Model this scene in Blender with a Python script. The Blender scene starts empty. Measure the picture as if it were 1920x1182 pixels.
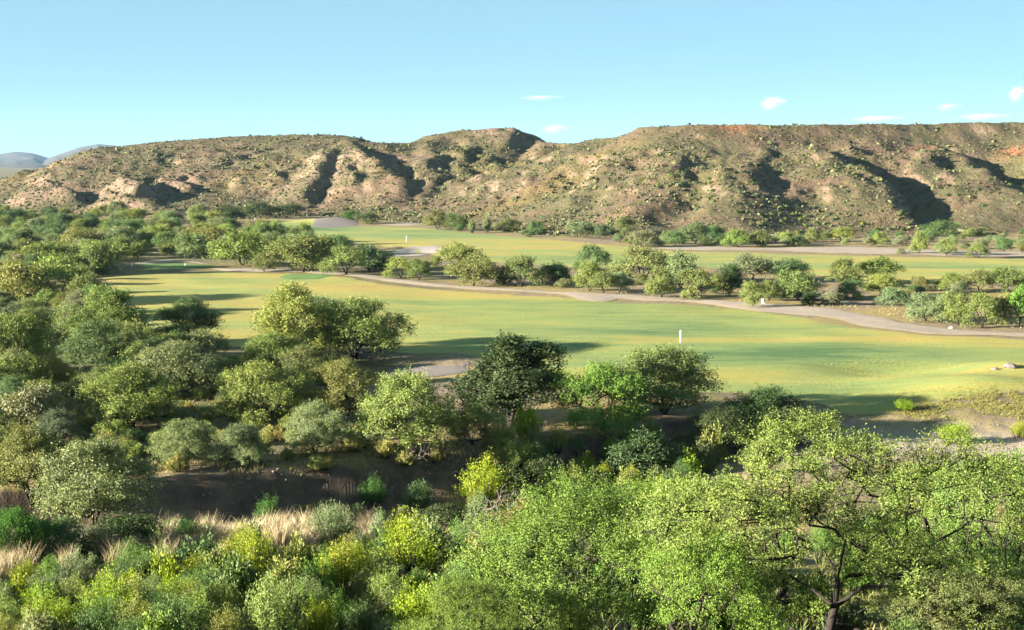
import bpy, math, random
import numpy as np
from mathutils import Vector, Matrix
random.seed(7)
SC = bpy.context.scene
COL = SC.collection

# ------------------------------------------------------------------ camera, sky, sun, exposure
CAM_H, PITCH, LENS = 28.0, math.radians(6.23), 50.0
FPX = 1920 * LENS / 36.0
cam_d = bpy.data.cameras.new('camera'); cam = bpy.data.objects.new('camera', cam_d); COL.objects.link(cam)
cam.location = (0, 0, CAM_H); cam.rotation_euler = (math.pi / 2 - PITCH, 0, 0)
cam_d.lens = LENS; cam_d.sensor_width = 36; cam_d.clip_start = 0.5; cam_d.clip_end = 60000
SC.camera = cam

SUN_EL, SUN_AZ = math.radians(12.7), math.radians(16.0)      # light travels towards +x, turned SUN_AZ towards +y
w = bpy.data.worlds.new('World'); SC.world = w; w.use_nodes = True
nt = w.node_tree
sky = nt.nodes.new('ShaderNodeTexSky'); sky.sky_type = 'NISHITA'; sky.sun_disc = False
sky.sun_elevation = SUN_EL; sky.sun_rotation = math.radians(-90) - SUN_AZ
sky.altitude = 1000; sky.air_density = 0.5; sky.dust_density = 0.0; sky.ozone_density = 3.0
nt.nodes['Background'].inputs['Strength'].default_value = 0.056
sky_tint = nt.nodes.new('ShaderNodeMix'); sky_tint.data_type = 'RGBA'; sky_tint.blend_type = 'MULTIPLY'; sky_tint.inputs[0].default_value = 1.0
sky_tint.inputs[7].default_value = (0.18, 0.195, 0.152, 1)               # tints and dims the whole sky
air = nt.nodes.new('ShaderNodeMix'); air.data_type = 'RGBA'; air.blend_type = 'ADD'; air.inputs[0].default_value = 1.0
air.inputs[7].default_value = (0.62, 1.06, 1.25, 1)              # constant pale cyan added to the whole sky, evening out its gradient
nt.links.new(sky.outputs['Color'], sky_tint.inputs[6]); nt.links.new(sky_tint.outputs[2], air.inputs[6]); nt.links.new(air.outputs[2], nt.nodes['Background'].inputs['Color'])
sd = bpy.data.lights.new('sun', 'SUN'); sun = bpy.data.objects.new('sun', sd); COL.objects.link(sun)
sd.energy = 5.0; sd.angle = math.radians(0.55); sd.color = (1.0, 0.92, 0.78)
Ld = Vector((math.cos(SUN_AZ) * math.cos(SUN_EL), math.sin(SUN_AZ) * math.cos(SUN_EL), -math.sin(SUN_EL)))
sun.rotation_euler = Ld.to_track_quat('-Z', 'Y').to_euler()
SC.view_settings.view_transform = 'Standard'; SC.view_settings.look = 'None'
SC.view_settings.exposure = 2.98; SC.view_settings.gamma = 1.0; SC.view_settings.use_curve_mapping = False
SC.cycles.max_bounces = 6; SC.cycles.diffuse_bounces = 3; SC.cycles.transmission_bounces = 4
SC.cycles.transparent_max_bounces = 8; SC.cycles.volume_bounces = 0
SC.cycles.use_denoising = True

# ------------------------------------------------------------------ noise
_perm = {}
def _tab(seed):
    if seed not in _perm:
        r = np.random.RandomState(seed); a = r.rand(256) * 2 * np.pi
        _perm[seed] = (r.permutation(256), np.cos(a), np.sin(a))
    return _perm[seed]
def pnoise(x, y, seed=0):
    p, gx, gy = _tab(seed)
    xi = np.floor(x).astype(np.int64); yi = np.floor(y).astype(np.int64)
    xf = x - xi; yf = y - yi
    def g(i, j):
        h = p[(p[(xi + i) & 255] + yi + j) & 255]
        return gx[h] * (xf - i) + gy[h] * (yf - j)
    u = xf ** 3 * (xf * (xf * 6 - 15) + 10); v = yf ** 3 * (yf * (yf * 6 - 15) + 10)
    a = g(0, 0); b = g(1, 0); c = g(0, 1); d = g(1, 1)
    return 1.5 * ((a * (1 - u) + b * u) * (1 - v) + (c * (1 - u) + d * u) * v)
def fbm(x, y, seed=0, octv=4):
    s = 0; a = 1.0; f = 1.0
    for k in range(octv):
        s = s + a * pnoise(x * f, y * f, seed + k); a *= 0.5; f *= 2.03
    return s
def ridged(x, y, seed=0, octv=3):
    s = 0; a = 1.0; f = 1.0
    for k in range(octv):
        s = s + a * (1 - 2 * np.abs(pnoise(x * f, y * f, seed + k))); a *= 0.5; f *= 2.1
    return s
def sstep(a, b, t):
    t = np.clip((t - a) / (b - a), 0, 1); return t * t * (3 - 2 * t)
def smax(a, b, k):
    h = np.clip(0.5 + 0.5 * (a - b) / k, 0, 1)
    return b * (1 - h) + a * h + k * h * (1 - h)

# ------------------------------------------------------------------ where a line of sight lands
def ray(u, v):
    u = np.asarray(u, float); v = np.asarray(v, float)
    cx = (u - 960) / FPX; cy = (591 - v) / FPX
    fy = math.cos(PITCH) + cy * math.sin(PITCH); fz = -math.sin(PITCH) + cy * math.cos(PITCH)
    return cx / fy, fz / fy                       # x and z gained per metre of y
def at_depth(u, v, d):
    a, b = ray(u, v); return float(a * d), float(d), float(CAM_H + b * d)

# ------------------------------------------------------------------ terrain
WASH = np.array([(-120, 100, -4), (-49, 109, -4), (-34, 115.5, -4), (-13, 124.5, -4), (5, 133, -3.8), (15, 142, -3.0), (24, 149, -1.9), (36, 149, -1.2), (52, 147, -1), (120, 150, -1)], float)
HB = np.array([(u_, ) + at_depth(u_, 300, 1)[:1] + (v_,) for u_, v_ in ((-900, 385), (0, 394), (150, 402), (300, 405), (450, 410), (600, 404), (700, 410), (800, 418), (1000, 437), (1200, 453), (1400, 449), (1700, 441), (1920, 437), (2800, 430))], float)
# each ridge: (points as u, v, depth; slope on its left going away from the first point; slope on its right; flat top half width)
RIDGES = [
    # left mesa
    ([(-700, 345, 1000), (-200, 355, 980), (0, 343, 970), (110, 318, 960), (215, 276, 955), (350, 262, 950), (480, 254, 945), (600, 252, 930), (632, 258, 915)], 0.30, 0.27, 14),
    ([(480, 254, 945), (430, 300, 880), (400, 345, 820)], 0.22, 0.25, 3),
    ([(300, 265, 950), (250, 310, 890), (200, 345, 850), (150, 365, 815)], 0.22, 0.25, 3),
    ([(600, 252, 930), (560, 300, 865), (500, 340, 815), (430, 385, 750)], 0.2, 0.3, 2),
    # ridge with pale gullied face and the bowl right of it
    ([(648, 274, 880), (662, 267, 865), (720, 266, 870), (785, 266, 880), (815, 252, 895), (850, 244, 900), (960, 238, 900), (985, 248, 898), (1012, 265, 890), (1060, 268, 875), (1100, 271, 860)], 0.35, 0.38, 5),
    ([(660, 262, 865), (690, 290, 820), (735, 330, 770), (760, 352, 745)], 0.55, 0.42, 1),
    ([(662, 262, 865), (625, 285, 835), (600, 318, 800), (560, 360, 760)], 0.5, 0.45, 1),
    ([(662, 262, 865), (655, 300, 815), (665, 340, 770)], 0.6, 0.5, 0.5),
    ([(790, 262, 880), (800, 300, 820), (790, 340, 775), (820, 380, 720)], 0.35, 0.35, 2),
    ([(866, 243, 900), (868, 275, 860), (862, 312, 815), (850, 350, 760)], 0.6, 0.42, 2),
    ([(930, 241, 900), (920, 285, 850), (940, 330, 780), (960, 380, 700)], 0.35, 0.4, 2),
    ([(1010, 263, 890), (1030, 310, 800), (1060, 350, 720), (1090, 390, 640)], 0.3, 0.35, 2),
    # right mesa
    ([(1105, 277, 800), (1150, 259, 770), (1200, 252, 740), (1250, 238, 715), (1330, 234, 700), (1450, 234, 700), (1600, 233, 705), (1750, 231, 715), (1920, 228, 720), (2300, 226, 720), (3000, 228, 720)], 0.04, 0.44, 12),
    ([(1200, 245, 740), (1170, 300, 680), (1130, 340, 640), (1080, 390, 600)], 0.3, 0.3, 3),
    ([(1280, 238, 700), (1265, 300, 640), (1230, 360, 590), (1190, 410, 540)], 0.28, 0.3, 4),
    ([(1400, 236, 695), (1395, 290, 645), (1375, 350, 585), (1350, 410, 530)], 0.25, 0.3, 5),
    ([(1500, 250, 690), (1535, 290, 640), (1590, 325, 600), (1650, 375, 560), (1705, 425, 530)], 0.55, 0.24, 3),
    ([(1690, 262, 690), (1745, 273, 670), (1810, 300, 640), (1880, 335, 605), (1935, 360, 590)], 0.52, 0.2, 2),
    ([(1950, 250, 690), (2000, 300, 640), (2050, 370, 580)], 0.4, 0.25, 3),
    # low knolls at the foot of the left mesa
    ([(130, 385, 745), (195, 358, 735), (240, 347, 730), (275, 358, 725), (330, 388, 700)], 0.5, 0.55, 1),
    ([(205, 345, 850), (235, 333, 815), (255, 350, 785)], 0.65, 0.5, 1),
    ([(290, 345, 850), (312, 330, 830), (345, 350, 800)], 0.65, 0.5, 1),
    ([(70, 352, 840), (100, 340, 820), (128, 356, 790)], 0.6, 0.5, 1),
    ([(620, 395, 740), (690, 392, 720), (740, 398, 690)], 0.3, 0.3, 3),
]
RW = [(np.array([at_depth(*p) for p in pts]), sl, sr, fl) for pts, sl, sr, fl in RIDGES]

def hill_base_y(x, y):
    t = x / np.maximum(y, 1.0)
    v = np.interp(t, HB[:, 1], HB[:, 2])
    return CAM_H * FPX / (v - 300.0)

BUMPS = []          # (x, y, radius x, radius y, height)
def height(x, y):
    x = np.asarray(x, float); y = np.asarray(y, float)
    shp = x.shape; x = x.ravel(); y = y.ravel()
    wy = np.interp(x, WASH[:, 0], WASH[:, 1]) + 1.5 * pnoise(x / 9, y * 0 + 3.3, 5)
    wf = np.interp(x, WASH[:, 0], WASH[:, 2])
    s = y - wy
    gentle = sstep(15, 38, x)
    bank = 3.0 + 10 * gentle
    z = np.where(s > 3, wf * (1 - sstep(3, 3 + bank, s)), wf + 2.2 * sstep(-8, -34, s))
    # bluff below the camera
    sl = np.interp(y + 0.06 * x + 4 * pnoise(x / 30, y / 30, 11), [-50, 0, 15, 30, 42, 52, 88, 96, 112, 200], [26.2, 26.2, 21.5, 15.6, 12.7, 10.4, 4.6, 1.4, -5, -30])
    near = 1 - sstep(105, 125, y)
    sl = sl + near * (0.5 * fbm(x / 7, y / 7, 21, 3))
    z = smax(z, sl, 1.2)
    # valley floor
    flat = sstep(8, 20, s) * (1 - sstep(430, 520, y))
    z = z + flat * (0.21 * pnoise(x / 26, y / 17, 31) + 0.16 * pnoise(x / 11, y / 8, 32))
    z = z + (1 - sstep(8, 30, s)) * 0.12 * fbm(x / 2.2, y / 2.2, 41, 3) * (y > 60)
    for bx, by, rx, ry, bh in BUMPS:
        z = z + bh * np.exp(-((x - bx) / rx) ** 2 - ((y - by) / ry) ** 2)
    # hills
    m = (y > 400) & (np.abs(x) < 1.4 * y)
    if m.any():
        X = x[m]; Y = y[m]
        wxn = 7 * fbm(X / 60, Y / 60, 51, 3); wyn = 7 * fbm(X / 60, Y / 60, 57, 3)
        qx = X + wxn; qy = Y + wyn
        yb = hill_base_y(X, Y)
        t = Y - yb
        far = 1 - sstep(900, 1300, Y)
        apr = np.maximum(t, 0) * 0.05 + 0.00012 * np.maximum(t, 0) ** 2
        apr = np.minimum(apr, 13) * far
        env = np.full(X.shape, -50.0)
        for pts, slf, srt, fl in RW:
            bd = np.full(X.shape, 1e9); sdn = np.zeros(X.shape); zn = np.zeros(X.shape)
            for a, b in zip(pts[:-1], pts[1:]):
                ex, ey = b[0] - a[0], b[1] - a[1]; L2 = ex * ex + ey * ey
                tt = np.clip(((qx - a[0]) * ex + (qy - a[1]) * ey) / L2, 0, 1)
                dx = qx - a[0] - tt * ex; dy = qy - a[1] - tt * ey
                d = np.sqrt(dx * dx + dy * dy)
                c = d < bd
                bd = np.where(c, d, bd); sdn = np.where(c, (ex * dy - ey * dx) / math.sqrt(L2), sdn); zn = np.where(c, a[2] + tt * (b[2] - a[2]), zn)
            mix = np.clip(0.5 + sdn / np.maximum(10.0, 0.5 * bd), 0, 1)
            best = zn - (srt + (slf - srt) * mix) * np.maximum(bd - fl, 0)
            env = smax(env, best, 2.2)
        hh = smax(apr, env, 4.0) - 1.0
        amt = sstep(4, 16, hh) * sstep(0, 60, t) * (0.2 + 0.8 * (1 - sstep(27, 37, hh)))
        hh = hh + amt * (2.3 * ridged(qx / 46, qy / 80, 61, 3) - 1.2 + 1.2 * ridged(X / 17, Y / 28, 66, 2) + 0.45 * ridged(X / 7.5, Y / 13, 68, 2))
        hh = hh + sstep(2, 10, hh) * 0.35 * fbm(X / 6, Y / 6, 71, 2)
        k = sstep(-10, 25, t)
        z[m] = z[m] * (1 - k) + np.maximum(hh, z[m]) * k
    return z.reshape(shp)

_G = {}
def hgrid(x, y):
    """height() read from a 1.5 m lattice, for the many look-ups that need no more"""
    if not _G:
        gx = np.arange(-520, 521, 1.5); gy = np.arange(15, 1110, 1.5)
        A, B = np.meshgrid(gx, gy); _G['z'] = height(A, B)
    z = _G['z']; fx = np.clip((x + 520) / 1.5, 0, z.shape[1] - 1.001); fy = np.clip((y - 15) / 1.5, 0, z.shape[0] - 1.001)
    i = fx.astype(int); j = fy.astype(int); a = fx - i; b = fy - j
    return (z[j, i] * (1 - a) + z[j, i + 1] * a) * (1 - b) + (z[j + 1, i] * (1 - a) + z[j + 1, i + 1] * a) * b
def hit(us, vs):
    """first ground point seen through each pixel of the 1920 wide photograph"""
    us = np.atleast_1d(np.asarray(us, float)); vs = np.atleast_1d(np.asarray(vs, float))
    a, b = ray(us, vs)
    ys = np.concatenate([np.arange(22, 180, 0.8), np.arange(180, 500, 2.0), np.arange(500, 1100, 3.0)])
    X = a[:, None] * ys; Y = np.broadcast_to(ys, X.shape)
    Z = CAM_H + b[:, None] * ys
    under = Z < hgrid(X, Y)
    i = np.where(under.any(1), under.argmax(1), len(ys) - 1)
    y1 = ys[i]; y0 = ys[np.maximum(i - 1, 0)]
    for _ in range(6):
        ym = 0.5 * (y0 + y1); g = CAM_H + b * ym < hgrid(a * ym, ym)
        y1 = np.where(g, ym, y1); y0 = np.where(g, y0, ym)
    return a * y1, y1
def plane(u, v, z=0.0):
    a, b = ray(u, v); d = (z - CAM_H) / b; return float(a * d), float(d)
for (u_, v_, rx, ry, bh) in ((1660, 692, 9, 6, -1.1), (1905, 700, 9, 6, 1.5), (1860, 735, 9, 5, 1.6), (1760, 720, 10, 4, 0.7), (1400, 690, 20, 5, 0.5), (1000, 640, 22, 6, 0.6), (625, 418, 15, 10, 2.2), (1500, 655, 16, 7, 0.45), (785, 471, 8, 9, -1.1), (742, 468, 4, 8, 0.9), (600, 690, 17, 9, -1.7), (800, 462, 9, 5, 0.6)):
    BUMPS.append(plane(u_, v_) + (rx, ry, bh))

# ------------------------------------------------------------------ mesh and object helpers
def mesh_np(name, V, F, mats=(), smooth=False, attrs=None, mat_idx=None):
    """V (n,3); F (m,k) or a list of such arrays with different k"""
    me = bpy.data.meshes.new(name)
    Fs = [f for f in (F if isinstance(F, list) else [F]) if len(f)]
    V = np.asarray(V, np.float32)
    me.vertices.add(len(V)); me.vertices.foreach_set('co', V.ravel())
    loops = np.concatenate([f.ravel() for f in Fs]).astype(np.int32)
    tot = np.concatenate([np.full(len(f), f.shape[1]) for f in Fs]).astype(np.int32)
    st = np.concatenate([[0], np.cumsum(tot)[:-1]]).astype(np.int32)
    me.loops.add(len(loops)); me.loops.foreach_set('vertex_index', loops)
    me.polygons.add(len(tot)); me.polygons.foreach_set('loop_start', st); me.polygons.foreach_set('loop_total', tot)
    if smooth: me.polygons.foreach_set('use_smooth', np.ones(len(tot), bool))
    if mat_idx is not None: me.polygons.foreach_set('material_index', np.asarray(mat_idx, np.int32))
    for m in mats: me.materials.append(m)
    for k, a in (attrs or {}).items():
        at = me.attributes.new(k, 'FLOAT', 'POINT'); at.data.foreach_set('value', np.asarray(a, np.float32))
    me.update(calc_edges=True); me.validate()
    return me
def link(name, data, loc=(0, 0, 0), rz=0.0, sc=(1, 1, 1), parent=None):
    o = bpy.data.objects.new(name, data); COL.objects.link(o)
    o.location = loc; o.rotation_euler = (0, 0, rz); o.scale = sc
    if parent is not None: o.parent = parent
    return o
def tag(o, label=None, cat=None, group=None, kind=None):
    for k, v in (('label', label), ('category', cat), ('group', group), ('kind', kind)):
        if v: o[k] = v
    return o

# ------------------------------------------------------------------ materials
class NB:
    def __init__(self, name):
        self.m = bpy.data.materials.new(name); self.m.use_nodes = True
        self.t = self.m.node_tree; self.t.nodes.clear()
        self.out = self.t.nodes.new('ShaderNodeOutputMaterial')
    def n(self, kind, **kw):
        nd = self.t.nodes.new(kind)
        for k, v in kw.items():
            if k.startswith('i_'):
                nd.inputs[k[2:].replace('_', ' ')].default_value = v
            else: setattr(nd, k, v)
        return nd
    def l(self, a, b): self.t.links.new(a, b)
    def noise(self, scale, detail=4, rough=0.55, coord=None, stretch=None):
        if coord is None: coord = self.pos()
        if stretch:
            mp = self.n('ShaderNodeMapping'); mp.inputs['Scale'].default_value = stretch
            self.l(coord, mp.inputs['Vector']); coord = mp.outputs[0]
        t = self.n('ShaderNodeTexNoise'); t.inputs['Scale'].default_value = scale
        t.inputs['Detail'].default_value = detail; t.inputs['Roughness'].default_value = rough
        self.l(coord, t.inputs['Vector']); return t.outputs['Fac']
    def pos(self):
        if not hasattr(self, '_p'): self._p = self.n('ShaderNodeNewGeometry').outputs['Position']
        return self._p
    def attr(self, name):
        a = self.n('ShaderNodeAttribute', attribute_name=name); return a.outputs['Fac']
    def ramp(self, fac, stops):
        r = self.n('ShaderNodeValToRGB'); e = r.color_ramp.elements
        while len(e) < len(stops): e.new(0.5)
        for el, (p, c) in zip(e, stops): el.position = p; el.color = tuple(c) + (1,) if len(c) == 3 else c
        self.l(fac, r.inputs['Fac']); return r.outputs['Color']
    def step(self, fac, a, b):
        r = self.n('ShaderNodeMapRange', interpolation_type='SMOOTHSTEP'); r.inputs['From Min'].default_value = a; r.inputs['From Max'].default_value = b
        self.l(fac, r.inputs['Value']); return r.outputs['Result']
    def mix(self, fac, a, b, mode='MIX'):
        m = self.n('ShaderNodeMix', data_type='RGBA', blend_type=mode)
        for src, k in ((fac, 0), (a, 6), (b, 7)):
            if isinstance(src, (int, float)): m.inputs[k].default_value = src
            elif isinstance(src, tuple): m.inputs[k].default_value = src + (1,) if len(src) == 3 else src
            else: self.l(src, m.inputs[k])
        return m.outputs[2]
    def math(self, op, a, b=None, c=None):
        m = self.n('ShaderNodeMath', operation=op)
        for i, s in enumerate((a, b, c)):
            if s is None: continue
            if isinstance(s, (int, float)): m.inputs[i].default_value = s
            else: self.l(s, m.inputs[i])
        return m.outputs[0]
    def finish(self, color, rough=0.9, bump=None, bstr=0.4, bdist=0.1, spec=0.2, k=0.68):
        if k != 1: color = self.mix(1.0, color, (k, k, k), 'MULTIPLY')
        p = self.n('ShaderNodeBsdfPrincipled'); p.inputs['Roughness'].default_value = rough
        p.inputs['Specular IOR Level'].default_value = spec
        if isinstance(color, tuple): p.inputs['Base Color'].default_value = color + (1,)
        else: self.l(color, p.inputs['Base Color'])
        if bump is not None:
            b = self.n('ShaderNodeBump'); b.inputs['Strength'].default_value = bstr; b.inputs['Distance'].default_value = bdist
            self.l(bump, b.inputs['Height']); self.l(b.outputs[0], p.inputs['Normal'])
        self.l(p.outputs[0], self.out.inputs['Surface']); return self.m

def leaf_material():
    b = NB('leaf')
    oi = b.n('ShaderNodeObjectInfo'); t = b.attr('tint')
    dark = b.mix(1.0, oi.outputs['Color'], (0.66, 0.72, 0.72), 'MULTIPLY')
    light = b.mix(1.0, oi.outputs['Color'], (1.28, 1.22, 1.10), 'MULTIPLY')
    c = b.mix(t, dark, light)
    p = b.n('ShaderNodeBsdfPrincipled'); p.inputs['Roughness'].default_value = 0.65; p.inputs['Specular IOR Level'].default_value = 0.18
    b.l(c, p.inputs['Base Color'])
    tr = b.n('ShaderNodeBsdfTranslucent'); b.l(b.mix(1.0, c, (1.15, 1.25, 0.7), 'MULTIPLY'), tr.inputs['Color'])
    mx = b.n('ShaderNodeMixShader'); mx.inputs[0].default_value = 0.24
    b.l(p.outputs[0], mx.inputs[1]); b.l(tr.outputs[0], mx.inputs[2]); b.l(mx.outputs[0], b.out.inputs['Surface'])
    return b.m
def bark_material(name, c1, c2):
    b = NB(name)
    n = b.noise(9, 5, 0.6, b.n('ShaderNodeTexCoord').outputs['Object'], (1, 1, 0.25))
    return b.finish(b.ramp(n, [(0.3, c1), (0.7, c2)]), 0.95, n, 0.6, 0.03, k=1)
LEAF = leaf_material()
BARK = bark_material('bark', (0.010, 0.008, 0.007), (0.034, 0.027, 0.022))  # near black: the shade on the trunks is put into the bark colour
TWIG = bark_material('dry_twig', (0.10, 0.085, 0.07), (0.24, 0.20, 0.17))

def ground_material():
    b = NB('dry_ground')
    n1 = b.noise(0.05, 5, 0.6); n2 = b.noise(0.6, 5, 0.65); n3 = b.noise(4.0, 4, 0.7)
    soil = b.ramp(n2, [(0.25, (0.13, 0.095, 0.065)), (0.5, (0.22, 0.165, 0.11)), (0.75, (0.33, 0.255, 0.17))])
    straw = b.ramp(n3, [(0.25, (0.17, 0.125, 0.045)), (0.55, (0.30, 0.225, 0.085)), (0.8, (0.42, 0.33, 0.15))])
    green = b.ramp(n3, [(0.25, (0.05, 0.06, 0.02)), (0.7, (0.12, 0.125, 0.04))])
    f = b.step(b.math('ADD', n1, b.math('MULTIPLY', b.math('SUBTRACT', n2, 0.5), 0.6)), 0.40, 0.58)
    c = b.mix(f, soil, straw)
    c = b.mix(b.math('MULTIPLY', b.attr('green'), b.step(n2, 0.35, 0.6)), c, green)
    pale = b.ramp(n3, [(0.2, (0.30, 0.235, 0.18)), (0.8, (0.46, 0.38, 0.30))])
    c = b.mix(b.attr('sand'), c, pale)
    bank = b.ramp(n2, [(0.3, (0.07, 0.047, 0.033)), (0.7, (0.15, 0.105, 0.072))])  # bank face, its shade put into a darker soil colour
    c = b.mix(b.attr('bank'), c, bank)
    return b.finish(c, 0.95, b.math('ADD', n3, b.math('MULTIPLY', n2, 2)), 0.7, 0.15)
def hill_material():
    b = NB('desert_hillside')
    n1 = b.noise(0.012, 4, 0.55); n2 = b.noise(0.07, 5, 0.65); n3 = b.noise(0.5, 5, 0.7); n4 = b.noise(0.022, 5, 0.6)
    earth = b.ramp(n2, [(0.25, (0.085, 0.054, 0.033)), (0.5, (0.145, 0.093, 0.057)), (0.75, (0.22, 0.145, 0.092))])
    straw = b.ramp(n3, [(0.3, (0.12, 0.088, 0.030)), (0.7, (0.22, 0.165, 0.055))])
    scrub = b.ramp(n3, [(0.3, (0.045, 0.052, 0.020)), (0.7, (0.12, 0.118, 0.042))])
    c = b.mix(b.step(b.math('ADD', n1, b.math('MULTIPLY', b.math('SUBTRACT', n3, .5), .5)), 0.50, 0.66), earth, straw)
    c = b.mix(b.math('MULTIPLY', b.step(n4, 0.37, 0.58), b.step(n3, 0.35, 0.59)), c, scrub)
    cliff = b.ramp(b.noise(0.35, 5, 0.7, None, (1, 1, 3)), [(0.3, (0.20, 0.125, 0.08)), (0.7, (0.34, 0.235, 0.17))])
    c = b.mix(b.attr('cliff'), c, cliff)
    red = b.mix(b.attr('red'), c, (0.42, 0.15, 0.07))
    return b.finish(red, 0.95, b.math('ADD', n3, b.math('MULTIPLY', n2, 3)), 1.0, 1.1, k=0.60)
def fairway_material():
    b = NB('fairway_grass')
    n1 = b.noise(0.035, 5, 0.6, None, (0.55, 1.6, 1)); n2 = b.noise(0.22, 6, 0.7, None, (0.4, 1.6, 1)); n3 = b.noise(1.6, 6, 0.8); n4 = b.noise(0.9, 4, 0.7, None, (0.12, 1.0, 1))
    n = b.math('ADD', b.math('MULTIPLY', n1, 0.62), b.math('MULTIPLY', n2, 0.38))
    n = b.math('ADD', n, b.math('ADD', b.math('MULTIPLY', b.attr('lush'), 0.29), 0.030))
    n = b.math('ADD', n, b.math('MULTIPLY', b.math('SUBTRACT', n3, 0.5), 0.30))
    n = b.math('ADD', n, b.math('MULTIPLY', b.math('SUBTRACT', n4, 0.5), 0.24))
    n = b.math('ADD', b.math('MULTIPLY', b.math('SUBTRACT', n, 0.56), 1.35), 0.555)
    c = b.ramp(n, [(0.32, (0.38, 0.25, 0.080)), (0.42, (0.43, 0.335, 0.085)), (0.52, (0.38, 0.335, 0.083)), (0.64, (0.270, 0.310, 0.086)), (0.80, (0.180, 0.250, 0.078)), (0.92, (0.085, 0.155, 0.052))])
    bare = b.ramp(n3, [(0.3, (0.20, 0.15, 0.08)), (0.7, (0.36, 0.27, 0.14))])
    c = b.mix(b.step(b.math('ADD', b.attr('edge'), b.math('MULTIPLY', n2, 0.9)), 0.66, 0.35), c, bare)
    c = b.mix(0.6, c, b.mix(1.0, c, b.ramp(n3, [(0.3, (0.55, 0.58, 0.55)), (0.7, (1.4, 1.38, 1.4))]), 'MULTIPLY'))
    return b.finish(c, 0.85, n3, 0.9, 0.14, k=0.63)
def sand_material(name, c1, c2, sc=0.5, worn=True):
    b = NB(name); n = b.noise(sc, 6, 0.65); n3 = b.noise(6, 3, 0.7); n2 = b.noise(0.9, 5, 0.7)
    m = b.math('ADD', b.math('MULTIPLY', n, 0.7), b.math('MULTIPLY', n3, 0.3))
    c = b.ramp(m, [(0.3, c1), (0.7, c2)])
    if worn:
        rough = b.ramp(n3, [(0.3, (0.17, 0.135, 0.05)), (0.7, (0.38, 0.30, 0.12))])
        c = b.mix(b.step(b.math('ADD', b.attr('edge'), b.math('MULTIPLY', n2, 0.45)), 0.36, 0.22), c, rough)
    return b.finish(c, 0.95, n3, 0.5, 0.05)
def flat_material(name, c, rough=0.6):
    b = NB(name); n = b.noise(6, 3, 0.6, b.n('ShaderNodeTexCoord').outputs['Object'])
    return b.finish(b.ramp(n, [(0.3, tuple(0.85 * k for k in c)), (0.7, c)]), rough, k=1)
GROUND, HILL, FAIR = ground_material(), hill_material(), fairway_material()
PATHM = sand_material('gravel_path', (0.27, 0.213, 0.163), (0.40, 0.328, 0.258))
BUNK = sand_material('bunker_sand', (0.28, 0.24, 0.21), (0.42, 0.365, 0.32), 0.5, False)
GRAV_AND_SHADE = sand_material('gravel_and_shaded_sand', (0.12, 0.10, 0.095), (0.22, 0.185, 0.17), 1.5, False)  # real gravel and rock, also the near sand patch with shade as colour
GREEN = sand_material('putting_grass', (0.085, 0.165, 0.038), (0.13, 0.225, 0.055), 0.3, False)
WHITE = flat_material('white_paint', (0.80, 0.80, 0.78))
STRAW = None

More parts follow.
